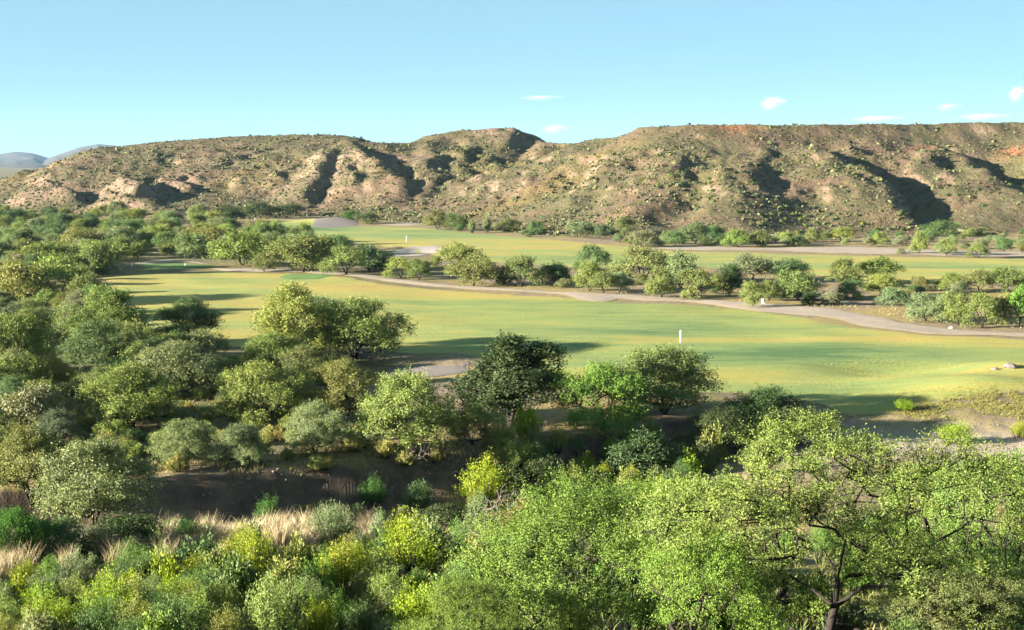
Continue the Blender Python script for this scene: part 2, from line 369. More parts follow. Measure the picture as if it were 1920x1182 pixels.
# ------------------------------------------------------------------ ground, hills
def terrain():
    az = np.radians(np.concatenate([np.arange(-180, -32, 6.0), np.linspace(-31, 31, 470), np.arange(33, 180, 6.0)]))
    r = np.concatenate([[0.0], np.arange(4, 110, 0.8), np.arange(110, 440, 1.7), np.arange(440, 1000, 2.2), np.linspace(1004, 1400, 40), np.geomspace(1450, 30000, 24)])
    A, R = np.meshgrid(az, r)
    X = R * np.sin(A); Y = R * np.cos(A); Z = height(X, Y)
    Z = np.where(R > 1500, Z - 0.0, Z)
    ny, nx = X.shape
    V = np.stack([X, Y, Z], -1).reshape(-1, 3)
    idx = np.arange(ny * nx).reshape(ny, nx)
    nxt = np.roll(idx, -1, axis=1)
    Q = np.stack([idx[:-1], nxt[:-1], nxt[1:], idx[1:]], -1).reshape(-1, 4)[:, ::-1]
    cen = V[Q].mean(1)
    isH = (cen[:, 1] > 380) & (cen[:, 1] > hill_base_y(cen[:, 0], cen[:, 1]) - 4) & (cen[:, 1] < 1500) & (np.abs(cen[:, 0]) < 1.2 * cen[:, 1])
    x, y, z = V.T
    wy = np.interp(x, WASH[:, 0], WASH[:, 1]); s = y - wy; gentle = sstep(15, 38, x)
    sand = np.exp(-((s + 2 + 3 * gentle) / (3.0 + 6 * gentle)) ** 2) * (0.55 + 0.45 * gentle) * (y > 60)
    nrm = pnoise(x / 5, y / 5, 91)
    sand = np.clip(sand + 0.5 * nrm * sand, 0, 1) * (0.15 + 0.85 * sstep(8, 22, x))
    bank = sstep(2, 3.2, s) * (1 - sstep(6.5, 8, s)) * (1 - gentle) * (y > 60)  # mask of the bank soil that is darkened to stand for shade
    green = np.clip(sstep(-8, -20, x - 0.0) * (y > 130) * (1 - sstep(420, 520, y)) * 0.8 + (y < 118) * 0.8 + (y > 1100) * 1.0 + 0.75 * sstep(6, 12, s) * (x > 20) * (y < 200), 0, 1)
    gx, gy = np.gradient(Z, axis=1), np.gradient(Z, axis=0)
    slope = (np.abs(gy / np.gradient(R, axis=0)) + 0 * gx).ravel()
    dzx = np.gradient(Z, axis=1) / np.maximum(np.abs(np.gradient(X, axis=1)), .3); dzy = np.gradient(Z, axis=0) / np.maximum(np.abs(np.gradient(Y, axis=0)), .3)
    slope = np.sqrt(np.clip(dzx, -3, 3) ** 2 + np.clip(dzy, -3, 3) ** 2).ravel()
    cliff = 0.8 * sstep(0.62, 0.9, slope + 0.12 * pnoise(x / 9, y / 9, 93))
    for (u, v, d, rad) in ((640, 300, 815, 38), (690, 300, 815, 26), (985, 252, 896, 26), (955, 250, 896, 22), (110, 352, 810, 18), (250, 350, 790, 16), (320, 345, 815, 18)):
        px, py, _ = at_depth(u, v, d)
        cliff = np.maximum(cliff, np.exp(-((x - px) ** 2 + (y - py) ** 2) / rad ** 2) * sstep(0.0, 0.3, pnoise(x / 8, y / 8, 94) + 0.35))
    red = np.zeros_like(x)
    for (u, v, d, rad) in ((1745, 275, 668, 7), (1915, 285, 668, 9), (1370, 252, 690, 9)):
        px, py, _ = at_depth(u, v, d)
        red = np.maximum(red, 0.9 * np.exp(-((x - px) ** 2 + (y - py) ** 2) / rad ** 2))
    for nm, sel, mat in (('ground', ~isH, GROUND), ('hills', isH, HILL)):
        q = Q[sel]; used = np.unique(q); mp = np.zeros(len(V), int); mp[used] = np.arange(len(used))
        at = {'sand': sand[used], 'bank': bank[used], 'green': green[used]} if nm == 'ground' else {'cliff': cliff[used], 'red': red[used]}
        tag(link(nm, mesh_np(nm, V[used], mp[q], [mat], True, at)), kind='structure')
terrain()

def inside(poly, x, y):
    r = np.zeros(x.shape, bool); n = len(poly)
    for i in range(n):
        x1, y1 = poly[i]; x2, y2 = poly[(i + 1) % n]
        c = ((y1 > y) != (y2 > y)) & (x < (x2 - x1) * (y - y1) / ((y2 - y1) or 1e-9) + x1); r ^= c
    return r
def edge_dist(poly, x, y):
    d = np.full(x.shape, 1e9); n = len(poly)
    for i in range(n):
        a = poly[i]; b = poly[(i + 1) % n]; ex, ey = b[0] - a[0], b[1] - a[1]; L = ex * ex + ey * ey or 1e-9
        t = np.clip(((x - a[0]) * ex + (y - a[1]) * ey) / L, 0, 1)
        d = np.minimum(d, np.hypot(x - a[0] - t * ex, y - a[1] - t * ey))
    return d
def world_poly(px, wob=0.6, seed=3, step=2.0):
    P = [plane(u, v) for u, v in px]; out = []
    for i, a in enumerate(P):
        b = P[(i + 1) % len(P)]; n = max(1, int(math.hypot(b[0] - a[0], b[1] - a[1]) / step))
        for k in range(n): out.append((a[0] + (b[0] - a[0]) * k / n, a[1] + (b[1] - a[1]) * k / n))
    A = np.array(out); A += np.stack([pnoise(A[:, 0] / 6, A[:, 1] / 6, seed), pnoise(A[:, 0] / 6, A[:, 1] / 6, seed + 1)], -1) * wob * 1.6
    return A
from mathutils.geometry import delaunay_2d_cdt
def drape(name, px, mat, lift, grid=2.5, wob=0.6, attrs=None, seed=3):
    P = world_poly(px, wob, seed, max(0.8, grid * 0.8))
    x0, y0 = P.min(0); x1, y1 = P.max(0)
    gx, gy = np.meshgrid(np.arange(x0, x1, grid), np.arange(y0, y1, grid)); gx, gy = gx.ravel(), gy.ravel()
    ok = inside(P, gx, gy) & (edge_dist(P, gx, gy) > 0.5 * grid)
    pts = [Vector(p) for p in P] + [Vector(p) for p in zip(gx[ok], gy[ok])]
    n = len(P)
    v2, _, f, *_ = delaunay_2d_cdt(pts, [(i, (i + 1) % n) for i in range(n)], [], 1, 1e-5)
    XY = np.array([tuple(p) for p in v2]); Z = height(XY[:, 0], XY[:, 1]) + lift
    F = np.array([t for t in f if len(t) == 3], int)
    e = np.clip(edge_dist(P, XY[:, 0], XY[:, 1]) / 7.0, 0, 1)
    at = {'edge': e}
    if attrs: at.update(attrs(XY[:, 0], XY[:, 1]))
    Z = Z - (1 - np.clip(e * 8, 0, 1)) * lift * 0.7
    tag(link(name, mesh_np(name, np.column_stack([XY, Z]), F, [mat], True, at)), kind='structure')
    return P
def lush_near(x, y):
    l = np.zeros_like(x)
    for u, v, rx, ry, a in ((1430, 670, 30, 14, 1.0), (1200, 620, 34, 14, 0.7), (1000, 585, 40, 18, 0.55), (1560, 735, 20, 9, 0.6), (1040, 655, 24, 8, 0.6), (420, 545, 22, 12, 0.35), (1480, 600, 20, 8, 0.2)):
        px, py = plane(u, v); l = np.maximum(l, a * np.exp(-((x - px) / rx) ** 2 - ((y - py) / ry) ** 2))
    return {'lush': l}
def lush_far(x, y):
    l = np.zeros_like(x)
    for u, v, rx, ry, a in ((520, 430, 40, 45, 1.0), (800, 440, 60, 30, 0.6), (1100, 485, 50, 22, 0.5), (1500, 500, 60, 12, 0.6), (1850, 500, 60, 12, 0.6)):
        px, py = plane(u, v); l = np.maximum(l, a * np.exp(-((x - px) / rx) ** 2 - ((y - py) / ry) ** 2))
    return {'lush': l}
FW1 = drape('fairway', [(190, 522), (300, 513), (420, 511), (600, 514), (690, 529), (800, 541), (930, 551), (1050, 559), (1160, 566), (1300, 572), (1430, 584), (1520, 600), (1640, 622), (1740, 629), (1920, 636), (2200, 645), (2250, 770), (1920, 745), (1780, 752), (1700, 768), (1600, 772), (1500, 748), (1400, 738), (1200, 735), (1040, 722), (900, 668), (760, 662), (620, 640), (420, 652), (290, 655), (262, 600), (215, 548)], FAIR, 0.10, 2.5, 0.8, lush_near)
FW2 = drape('fairway', [(440, 445), (470, 424), (540, 414), (590, 409), (650, 425), (720, 426), (800, 428), (900, 439), (1000, 447), (1120, 457), (1250, 471), (1400, 475), (1600, 481), (1920, 486), (2200, 492), (2200, 535), (1920, 526), (1700, 532), (1500, 515), (1300, 500), (1100, 502), (950, 496), (830, 482), (700, 459), (620, 452), (520, 449)], FAIR, 0.12, 4.0, 1.5, lush_far, 8)
drape('fairway', [(-60, 400), (10, 396), (80, 397), (92, 400), (30, 402), (-60, 404)], FAIR, 0.15, 4, 1, lush_far, 5)
PATHP = drape('cart_path', [(370, 501), (425, 506), (560, 507), (640, 511), (720, 520), (800, 531), (930, 540), (1050, 548), (1160, 554), (1300, 560), (1400, 568), (1480, 573), (1560, 578), (1640, 593), (1740, 613), (1830, 622), (1920, 626), (2200, 632), (2200, 636), (1920, 632), (1830, 629), (1740, 628), (1640, 618), (1560, 598), (1480, 589), (1420, 584), (1300, 567), (1160, 561), (1130, 567), (1080, 562), (1050, 553), (930, 545), (800, 537), (720, 528), (640, 517), (560, 510), (420, 510)], PATHM, 0.16, 1.6, 0.45, None, 12)
drape('sandy_ground', [(650, 692), (720, 684), (800, 678), (880, 676), (900, 682), (860, 690), (820, 697), (780, 706), (740, 704), (690, 698)], GRAV_AND_SHADE, 0.14, 1.0, 2.6, None, 14)  # dark gravel tone paints the tree shade into this sand
drape('sandy_ground', [(1180, 466), (1300, 462), (1420, 466), (1600, 463), (1800, 470), (1960, 474), (1960, 483), (1750, 479), (1600, 476), (1450, 471), (1300, 470)], PATHM, 0.18, 3, 1.5, None, 15)
drape('bunker', [(733, 473), (770, 464), (830, 463), (832, 470), (790, 479), (745, 481)], BUNK, 0.2, 1.5, 0.8, None, 16)
drape('bunker', [(575, 425), (590, 414), (650, 408), (672, 418), (664, 426), (610, 429)], GRAV_AND_SHADE, 0.2, 3, 1.0, None, 17)
drape('bunker', [(705, 422), (780, 418), (798, 421), (760, 425)], PATHM, 0.2, 3, 1.0, None, 18)
drape('putting_green', [(514, 521), (540, 514), (600, 513), (628, 519), (600, 525), (540, 526)], GREEN, 0.22, 1.5, 0.5, None, 19)
drape('putting_green', [(262, 503), (275, 496), (330, 494), (400, 497), (395, 503), (320, 506)], GREEN, 0.18, 1.5, 0.5, None, 20)
drape('sandy_ground', [(240, 496), (290, 488), (360, 490), (400, 496), (330, 493), (270, 496)], PATHM, 0.2, 1.8, 0.5, None, 21)

# ------------------------------------------------------------------ plant generators
RNG = np.random.RandomState(11)
def unit(v): return v / np.maximum(np.linalg.norm(v, axis=-1, keepdims=True), 1e-9)
def leaf_quads(P, D, N, L, Wd):
    """diamond leaves: base P, direction D, normal hint N, length L, width Wd"""
    S = unit(np.cross(D, N)); n = len(P)
    L = np.broadcast_to(L, n)[:, None]; Wd = np.broadcast_to(Wd, n)[:, None]
    V = np.stack([P, P + D * L * 0.5 + S * Wd * 0.5, P + D * L, P + D * L * 0.5 - S * Wd * 0.5], 1).reshape(-1, 3)
    return V, np.arange(4 * n).reshape(n, 4)
def tubes(P0, P1, R0, R1, sides=5):
    D = unit(P1 - P0); ref = np.where(np.abs(D[:, 2:3]) > 0.9, np.array([[1., 0, 0]]), np.array([[0, 0, 1.]]))
    A = unit(np.cross(D, ref)); B = np.cross(D, A); n = len(P0)
    an = np.arange(sides) * 2 * np.pi / sides
    ring = A[:, None] * np.cos(an)[None, :, None] + B[:, None] * np.sin(an)[None, :, None]
    V = np.concatenate([P0[:, None] + ring * R0[:, None, None], P1[:, None] + ring * R1[:, None, None]], 1).reshape(-1, 3)
    b = (np.arange(n) * 2 * sides)[:, None, None]; k = np.arange(sides)
    q = np.stack([k, (k + 1) % sides, (k + 1) % sides + sides, k + sides], -1)[None]
    return V, (b + q).reshape(-1, 4)
class Skel:
    """a branching skeleton: nodes with parents; twigs grow from the nearest node towards each clump"""
    def __init__(self): self.p = []; self.par = []
    def add(self, p, par): self.p.append(np.array(p, float)); self.par.append(par); return len(self.p) - 1
    def path(self, start, pts):
        i = start
        for q in pts: i = self.add(q, i)
        return i
    def grow(self, C, rng, wob=0.12, step=0.7, up=0.15):
        P = np.array(self.p)
        order = np.argsort(np.linalg.norm(C - P[0], axis=1))
        for c in C[order]:
            A = np.array(self.p); v = c - A; d = np.linalg.norm(v, axis=1)
            cost = d + 1.2 * np.maximum(A[:, 2] - c[2] + 0.1, 0)
            i = int(cost.argmin()); n = max(1, int(d[i] / step)); a = A[i]
            j = i
            for k in range(1, n + 1):
                t = k / n; q = a + (c - a) * t + rng.randn(3) * wob * d[i] * (t * (1 - t)) * 2
                q[2] -= up * d[i] * t * (1 - t)
                j = self.add(q, j)
    def mesh(self, name, r_base, r_tip, mat, minr=0.0, sides=6):
        P = np.array(self.p); par = np.array(self.par); n = len(P)
        cnt = np.ones(n)
        for i in range(n - 1, 0, -1):
            if par[i] >= 0: cnt[par[i]] += cnt[i]
        R = r_tip + (r_base - r_tip) * (cnt / cnt[0]) ** 0.55
        e = np.where(par >= 0)[0]; e = e[R[e] >= minr]
        big = e[R[e] > 0.25 * r_base]; sm = e[R[e] <= 0.25 * r_base]
        V1, F1 = tubes(P[par[big]], P[big], np.minimum(R[par[big]], R[big] * 1.25), R[big], sides)
        V2, F2 = tubes(P[par[sm]], P[sm], np.minimum(R[par[sm]], R[sm] * 1.3), R[sm], 3)
        return mesh_np(name, np.concatenate([V1, V2]), np.concatenate([F1, F2 + len(V1)]), [mat], True)

def crown_leaves(C, out, rng, sprays, per, spray_len, leaf, upb=0.3, jit=0.08, flat=0.9):
    n = len(C); ct = rng.rand(n)
    K = n * sprays
    c = np.repeat(C, sprays, 0); o = np.repeat(out, sprays, 0); tint = np.repeat(ct, sprays)
    d = unit(o * 0.75 + unit(rng.randn(K, 3)) * 0.9 + np.array([0, 0, upb]))
    st = c + rng.randn(K, 3) * jit * 1.6
    ln = spray_len * (0.55 + 0.6 * rng.rand(K))
    M = K * per
    t = rng.rand(M); s = np.repeat(np.arange(K), per)
    bend = np.array([0, 0, 0.25 if upb > 1 else -0.35])
    P = st[s] + d[s] * (t * ln[s])[:, None] + bend * ((t ** 2) * ln[s] * 0.5)[:, None] + rng.randn(M, 3) * jit
    D = unit(d[s] * 0.5 + unit(rng.randn(M, 3)))
    N = unit(o[s] * flat + np.array([0, 0, 0.35]) + unit(rng.randn(M, 3)) * 0.9)
    L = leaf * (0.65 + 0.7 * rng.rand(M))
    V, F = leaf_quads(P, D, N, L, L * 0.5)
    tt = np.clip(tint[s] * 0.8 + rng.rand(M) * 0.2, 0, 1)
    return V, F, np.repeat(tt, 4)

def make_tree(seed, W, H, ncl, sprays, per, leaf, spray_len, trunks=3, nl=9, base=0.22, r_base=0.16, lean=0.0, upb=0.25, hole=False, guide=None, sq=1.0, minr=0.012, asym=0.25, step=0.7, jit=None, zlo=0.22, taper=0.0):
    rng = np.random.RandomState(seed)
    R = W / 2
    lob = [(np.array([lean * R * 0.4, 0, 0.58 * H]), np.array([0.5 * R, 0.5 * R, 0.34 * H]))]
    for i in range(nl):
        a = 2 * np.pi * (i + rng.rand() * 0.8) / nl; rho = R * (0.42 + 0.32 * rng.rand()) * (1 + asym * math.cos(a + seed))
        zc = H * (zlo + (0.74 - zlo) * rng.rand()); rr = R * (0.24 + 0.16 * rng.rand())
        lob.append((np.array([math.cos(a) * rho + lean * zc * 0.3, math.sin(a) * rho * sq, zc]), np.array([rr, rr, rr * (0.62 + 0.3 * rng.rand())])))
    for i in range(max(2, nl // 3)):
        a = rng.rand() * 6.28; rho = R * 0.35 * rng.rand(); rr = R * (0.2 + 0.12 * rng.rand())
        lob.append((np.array([math.cos(a) * rho, math.sin(a) * rho, H * (0.78 + 0.1 * rng.rand())]), np.array([rr, rr, rr * 0.7])))
    wts = np.array([np.prod(l[1]) ** 0.67 for l in lob]); wts /= wts.sum()
    C = []; O = []
    while len(C) < ncl:
        k = rng.choice(len(lob), p=wts); d = unit(rng.randn(3)); d[2] = d[2] if d[2] > -0.35 else -d[2]
        p = lob[k][0] + d * lob[k][1] * (0.62 + 0.40 * rng.rand() ** 0.6)
        if taper: p[:2] *= 1.15 - taper * p[2] / H
        if p[2] < base * H or p[2] > 1.02 * H: continue
        if any(np.sum(((p - c) / (e * 0.72)) ** 2) < 1 for j, (c, e) in enumerate(lob) if j != k) and rng.rand() < 0.75: continue
        if hole and hole(p, W, H): continue
        C.append(p); O.append(unit(d * 0.6 + unit(p - np.array([0, 0, 0.4 * H]))))
    C = np.array(C); O = np.array(O)
    sk = Skel(); root = sk.add((0, 0, -0.35), -1)
    if guide: guide(sk, root)
    else:
        for k in range(trunks):
            a = 2 * np.pi * (k + 0.6 * rng.rand()) / trunks; s = 0.35 + 0.5 * rng.rand()
            pts = []; p = np.array([0.07 * math.cos(a), 0.07 * math.sin(a), 0.0]); h = H * (0.38 + 0.12 * rng.rand())
            for t in (0.0, 0.3, 0.6, 1.0):
                q = np.array([math.cos(a + 0.5 * t) * R * 0.42 * s * t ** 1.2, math.sin(a + 0.5 * t) * R * 0.42 * s * t ** 1.2, h * t]) + p + rng.randn(3) * 0.05 * t
                pts.append(q)
            sk.path(root, pts)
    sk.grow(C, rng, step=step)
    trunk = sk.mesh('trunk', r_base, 0.007 if leaf < 0.12 else 0.02, BARK, minr)
    V, F, t = crown_leaves(C, O, rng, sprays, per, spray_len, leaf, upb, jit if jit else leaf * 0.55)
    crown = mesh_np('crown', V, F, [LEAF], False, {'tint': t})
    return {'trunk': trunk, 'crown': crown, 'W': float(np.percentile(np.abs(V[:, 0]), 98) * 2), 'H': float(np.percentile(V[:, 2], 99.5))}

def make_bush(seed, W, H, stems, per, leaf, upright=0.5, spread=0.5, lf=0.4, name='foliage', start=0.25):
    """many stems fanning from the base, leaves along them"""
    rng = np.random.RandomState(seed); n = stems
    a = rng.rand(n) * 6.283; q = rng.rand(n) ** 0.6
    base = np.stack([np.cos(a) * q * W * 0.22, np.sin(a) * q * W * 0.22, np.zeros(n)], -1)
    cl = 0.30 * pnoise(np.cos(a) * 1.7 + seed, np.sin(a) * 1.7 + q * 2, seed % 50)
    tip = np.stack([np.cos(a) * q * W * spread, np.sin(a) * q * W * spread, H * (1 - upright * 0.55 * q ** 2) * (0.58 + 0.5 * rng.rand(n) + 1.3 * cl)], -1) * np.array([1, 1, 1.0])
    tip[:, :2] *= (0.75 + 0.5 * rng.rand(n))[:, None]
    s = np.repeat(np.arange(n), per); t = start + (1.02 - start) * rng.rand(n * per)
    ctrl = base * 0.4 + tip * 0.6 + np.array([0, 0, 0.1 * H])
    P = (1 - t)[:, None] ** 2 * base[s] + 2 * ((1 - t) * t)[:, None] * ctrl[s] + t[:, None] ** 2 * tip[s]
    P = P + rng.randn(n * per, 3) * W * 0.025 * (0.4 + t)[:, None]
    dirn = unit(tip - base)
    D = unit(dirn[s] * 0.9 + unit(rng.randn(n * per, 3)) * 0.8)
    N = unit(np.stack([np.cos(a), np.sin(a), 0.4 * np.ones(n)], -1)[s] + unit(rng.randn(n * per, 3)) * 0.9)
    L = leaf * (0.6 + 0.8 * rng.rand(n * per))
    V, F = leaf_quads(P, D, N, L, L * lf)
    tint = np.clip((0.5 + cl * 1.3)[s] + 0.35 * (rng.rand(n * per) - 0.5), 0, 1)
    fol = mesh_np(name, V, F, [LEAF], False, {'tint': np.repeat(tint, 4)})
    k = np.arange(0, n, max(1, n // 26))
    P0 = base[k] - np.array([0, 0, 0.1]); P1 = base[k] * 0.4 + tip[k] * 0.55; P2 = tip[k] * 0.96
    r = np.full(len(k), 0.018 * W ** 0.5)
    V1, F1 = tubes(P0, P1, r, r * 0.7, 4); V2, F2 = tubes(P1, P2, r * 0.7, r * 0.25, 3)
    st = mesh_np('stems', np.concatenate([V1, V2]), np.concatenate([F1, F2 + len(V1)]), [BARK], True)
    return {'stems': st, 'foliage': fol, 'W': W * 1.04 * min(1, spread * 2), 'H': H}

def make_dry(seed, W, H, n, mat):
    rng = np.random.RandomState(seed); sk = Skel(); root = sk.add((0, 0, -0.1), -1)
    a = rng.rand(n) * 6.283; q = rng.rand(n) ** 0.5
    C = np.stack([np.cos(a) * q * W / 2, np.sin(a) * q * W / 2, H * (1 - 0.5 * q ** 2) * (0.55 + 0.5 * rng.rand(n))], -1)
    for k in range(7):
        aa = k * 0.9; sk.path(root, [(math.cos(aa) * W * 0.08, math.sin(aa) * W * 0.08, H * 0.2), (math.cos(aa) * W * 0.2, math.sin(aa) * W * 0.2, H * 0.45)])
    sk.grow(C, rng, 0.18, 0.25)
    return {'stems': sk.mesh('stems', 0.022, 0.006, mat, 0.0, 4), 'W': W, 'H': H}
def straw_material(name='straw', cols=None):
    b = NB(name); t = b.attr('tint')
    return b.finish(b.ramp(t, cols or [(0.0, (0.30, 0.235, 0.12)), (0.5, (0.52, 0.42, 0.24)), (1.0, (0.75, 0.64, 0.42))]), 0.8)
STRAW = straw_material()
def blades(P, H, rng, n, wd, lean=0.5):
    """n curved blades from each point P with heights H; returns V, F, tint"""
    M = len(P) * n; s = np.repeat(np.arange(len(P)), n)
    a = rng.rand(M) * 6.283; ln = lean * (0.2 + rng.rand(M)); h = H[s] * (0.55 + 0.5 * rng.rand(M))
    out = np.stack([np.cos(a), np.sin(a), np.zeros(M)], -1); side = np.stack([-np.sin(a + 0.7), np.cos(a + 0.7), np.zeros(M)], -1)
    b = P[s] + out * (0.10 * H[s] * rng.rand(M))[:, None]
    z = np.array([0, 0, 1.0])
    m = b + out * (ln * h * 0.3)[:, None] + z * (h * 0.55)[:, None]; tp = b + out * (ln * h)[:, None] + z * h[:, None]
    wv = side * (wd * (0.6 + 0.8 * rng.rand(M)))[:, None] * 0.5
    V = np.stack([b - wv, b + wv, m + wv * 0.9, tp, m - wv * 0.9], 1).reshape(-1, 3)
    i = (np.arange(M) * 5)[:, None]
    F = [(i + np.array([[0, 1, 2, 4]])), (i + np.array([[4, 2, 3]]))]
    return V, F, np.repeat(np.clip(rng.rand(M) * 0.6 + 0.4 * rng.rand(len(P))[s], 0, 1), 5)
def make_grass(seed, W, H, n, wd, mat=None):
    rng = np.random.RandomState(seed); k = max(5, n // 12)
    P = np.column_stack([rng.randn(k, 2) * W * 0.20, np.zeros(k)])
    V, F, t = blades(P, H * (0.45 + 0.6 * rng.rand(k)), rng, n // k, wd, 0.55)
    return {'blades': mesh_np('grass', V, F, [mat or STRAW], False, {'tint': t}), 'W': W, 'H': H}

# archetypes
NEAR = [make_tree(101 + i, 8.0, 6.0, 430, 5, 16, 0.155, 0.95, 3 + i % 2, 10 + i, 0.0 + 0.02 * i, 0.17, upb=0.7, jit=0.12, zlo=0.10 + 0.03 * i) for i in range(5)]
FAR = [make_tree(201 + i, 8.0, 6.0, 190, 4, 12, 0.29, 1.0, 2 + i % 3, 8 + i % 4, 0.02 + 0.04 * (i % 4), 0.16, minr=0.03, upb=0.6, jit=0.2, zlo=0.12 + 0.04 * (i % 4)) for i in range(7)]
LOW = [make_tree(301 + i, 8.0, 4.6, 190, 4, 12, 0.29, 1.0, 4, 9, 0.0, 0.14, minr=0.04, upb=0.6, jit=0.2, zlo=0.12) for i in range(4)]
DARKT = make_tree(401, 7.0, 7.0, 520, 4, 14, 0.17, 0.7, 3, 13, 0.04, 0.2, upb=0.8, jit=0.1, zlo=0.15, taper=0.75)
SHRUB = [make_bush(501 + i, 2.6, 1.9, 130, 26, 0.17, 0.9, 0.5, 0.5) for i in range(4)]
BROOM = [make_bush(601 + i, 2.2, 2.0, 190, 36, 0.085, 0.7, 0.5, 0.36) for i in range(5)]
DRYB = [make_dry(701 + i, 2.4, 1.7, 150, TWIG) for i in range(2)]
CLUMP = [make_grass(801 + i, 1.8, 1.5, 300, 0.018) for i in range(3)]

COLR = {'bt': (0.155, 0.210, 0.042), 'ol': (0.140, 0.168, 0.050), 'yg': (0.178, 0.204, 0.056), 'gg': (0.158, 0.188, 0.088), 'dk': (0.050, 0.075, 0.024), 'br': (0.190, 0.245, 0.016), 'md': (0.085, 0.130, 0.045), 'bl': (0.085, 0.115, 0.06), 'rd': (0.17, 0.07, 0.045), 'ye': (0.22, 0.21, 0.06), 'fg': (0.115, 0.190, 0.034), 'em': (0.05, 0.13, 0.02)}  # dk is dark foliage, and also puts shade into the leaves of shaded trees
PLACED = []
CNT = [0]
def jitter_col(c, k=0.12):
    r = RNG.rand(3); return tuple(COLR[c][i] * (1 + k * (2 * r[i] - 1)) * 0.88 for i in range(3)) + (1,)
def put(arch, name, x, y, Wm, Hm, col, label, cat, group=None, rz=None, parts=True, sink=0.0, dz=None):
    CNT[0] += 1
    rz = RNG.rand() * 6.283 if rz is None else rz
    z = float(hgrid(np.array([x]), np.array([y]))[0]) - sink
    sc = (Wm / arch['W'], Wm / arch['W'], Hm / arch['H'])
    c = jitter_col(col)
    keys = [k for k in ('trunk', 'stems', 'crown', 'foliage', 'blades') if k in arch]
    if len(keys) == 1 or not parts:
        o = link(name, arch[keys[-1]], (x, y, z), rz, sc); o.color = c
    else:
        o = link(name, None, (x, y, z), rz, sc)
        for k in keys: link(k, arch[k], parent=o).color = c
    PLACED.append((x, y, Wm))
    return tag(o, label, cat, group)
def put_px(kind, u, vb, wpx, hpx, col, label, cat='tree', group=None, name=None, idx=None, rz=None, parts=True):
    x, y = hit(u, vb); x = float(x[0]); y = float(y[0]); k = y / FPX
    arr = {'N': NEAR, 'F': FAR, 'L': LOW, 'D': [DARKT], 'S': SHRUB, 'B': BROOM, 'Y': DRYB, 'G': CLUMP}[kind]
    nm = name or {'N': 'mesquite_tree', 'F': 'mesquite_tree', 'L': 'mesquite_tree', 'D': 'juniper_tree', 'S': 'shrub', 'B': 'broom_shrub', 'Y': 'dry_shrub', 'G': 'grass_clump'}[kind]
    a = arr[(CNT[0] * 3 + 1) % len(arr) if idx is None else idx % len(arr)]
    return put(a, nm, x, y, wpx * k, hpx * k * 1.03, col, label, cat, group, rz, parts)

# ------------------------------------------------------------------ foreground trees on the bluff
def hole_big(p, W, H):
    return (p[1] < 0.5 and p[2] < 0.46 * H and -0.10 * W < p[0] < 0.16 * W and p[1] < -0.5) or (abs(p[0] + 0.02 * W) < 0.06 * W and p[2] < 0.62 * H and p[1] < 1.5)
def guide_big(sk, root):
    a = sk.path(root, [(0.0, 0, 0), (0.05, 0, 0.8), (0.20, 0.05, 1.55)])
    l = sk.path(a, [(0.14, -0.05, 2.1), (0.22, 0.1, 2.7), (-0.1, 0.4, 3.3), (-0.6, 0.5, 3.8), (-1.4, 0.6, 4.3)])
    r = sk.path(a, [(0.55, -0.1, 1.95), (0.85, -0.2, 2.25), (1.35, -0.3, 2.3), (2.0, -0.2, 2.9), (2.7, 0.1, 3.5), (3.4, 0.2, 3.9)])
    sk.path(a, [(-0.3, 0.3, 2.0), (-1.0, 0.5, 2.45), (-1.8, 0.4, 2.7), (-2.6, 0.1, 3.2)])
    sk.path(a, [(0.4, 0.7, 2.2), (0.8, 1.6, 3.2), (1.2, 2.2, 4.2)])
    sk.path(root, [(-0.5, 0.5, 0.3), (-1.2, 1.0, 1.2), (-1.5, 1.3, 2.4), (-1.3, 1.6, 3.6)])
BIG = make_tree(901, 10.6, 7.0, 960, 6, 22, 0.064, 0.60, 3, 13, 0.02, 0.22, zlo=0.12, hole=hole_big, guide=guide_big, minr=0.006, step=0.45, jit=0.042, upb=0.5)
FGA = make_tree(911, 6.5, 5.0, 470, 6, 25, 0.062, 1.05, 5, 10, 0.0, 0.12, zlo=0.1, upb=1.4, minr=0.006, step=0.4, jit=0.035)
FGB = make_tree(921, 6.0, 4.6, 440, 6, 22, 0.063, 0.60, 4, 9, 0.0, 0.15, zlo=0.1, upb=0.6, minr=0.006, step=0.4, jit=0.040)
def put_at(arch, name, u, d, top_v, wpx, col, label, cat, rz=0.0, lift=0.0):
    a, b = ray(u, top_v); x = float(a * d); ztop = CAM_H + float(b) * d
    z = float(height(np.array([x]), np.array([float(d)]))[0])
    return put(arch, name, x, d, wpx * d / FPX, max(ztop - z, 1.0), col, label, cat, rz=rz)
put_at(BIG, 'mesquite_tree', 1560, 42, 795, 700, 'bt', 'largest mesquite tree, open yellow-green crown over a dark forked trunk', 'tree', 0.0)
put_at(FGA, 'acacia_tree', 1070, 46, 900, 420, 'fg', 'bright green acacia with upright feathery sprays beside the red-brown dead bush', 'tree', 0.6)
put_at(FGB, 'mesquite_tree', 1890, 50, 855, 330, 'bt', 'yellow-green mesquite at the right edge behind the forked trunk tree', 'tree', 2.2)
put_at(FGB, 'mesquite_tree', 1330, 37, 1010, 300, 'fg', 'low leafy mesquite filling the bottom between the acacia and the forked trunk', 'tree', 4.0)
put_at(FGA, 'acacia_tree', 1275, 55, 905, 260, 'fg', 'feathery green acacia just left of the largest crown', 'tree', 3.3)
put_at(FGB, 'mesquite_tree', 870, 41, 1095, 260, 'fg', 'young mesquite with a bare dark arching limb at the bottom centre', 'tree', 1.0)
put_at(FGB, 'mesquite_tree', 1800, 37, 1075, 300, 'ol', 'shaded leafy mesquite low at the bottom right corner', 'tree', 5.2)

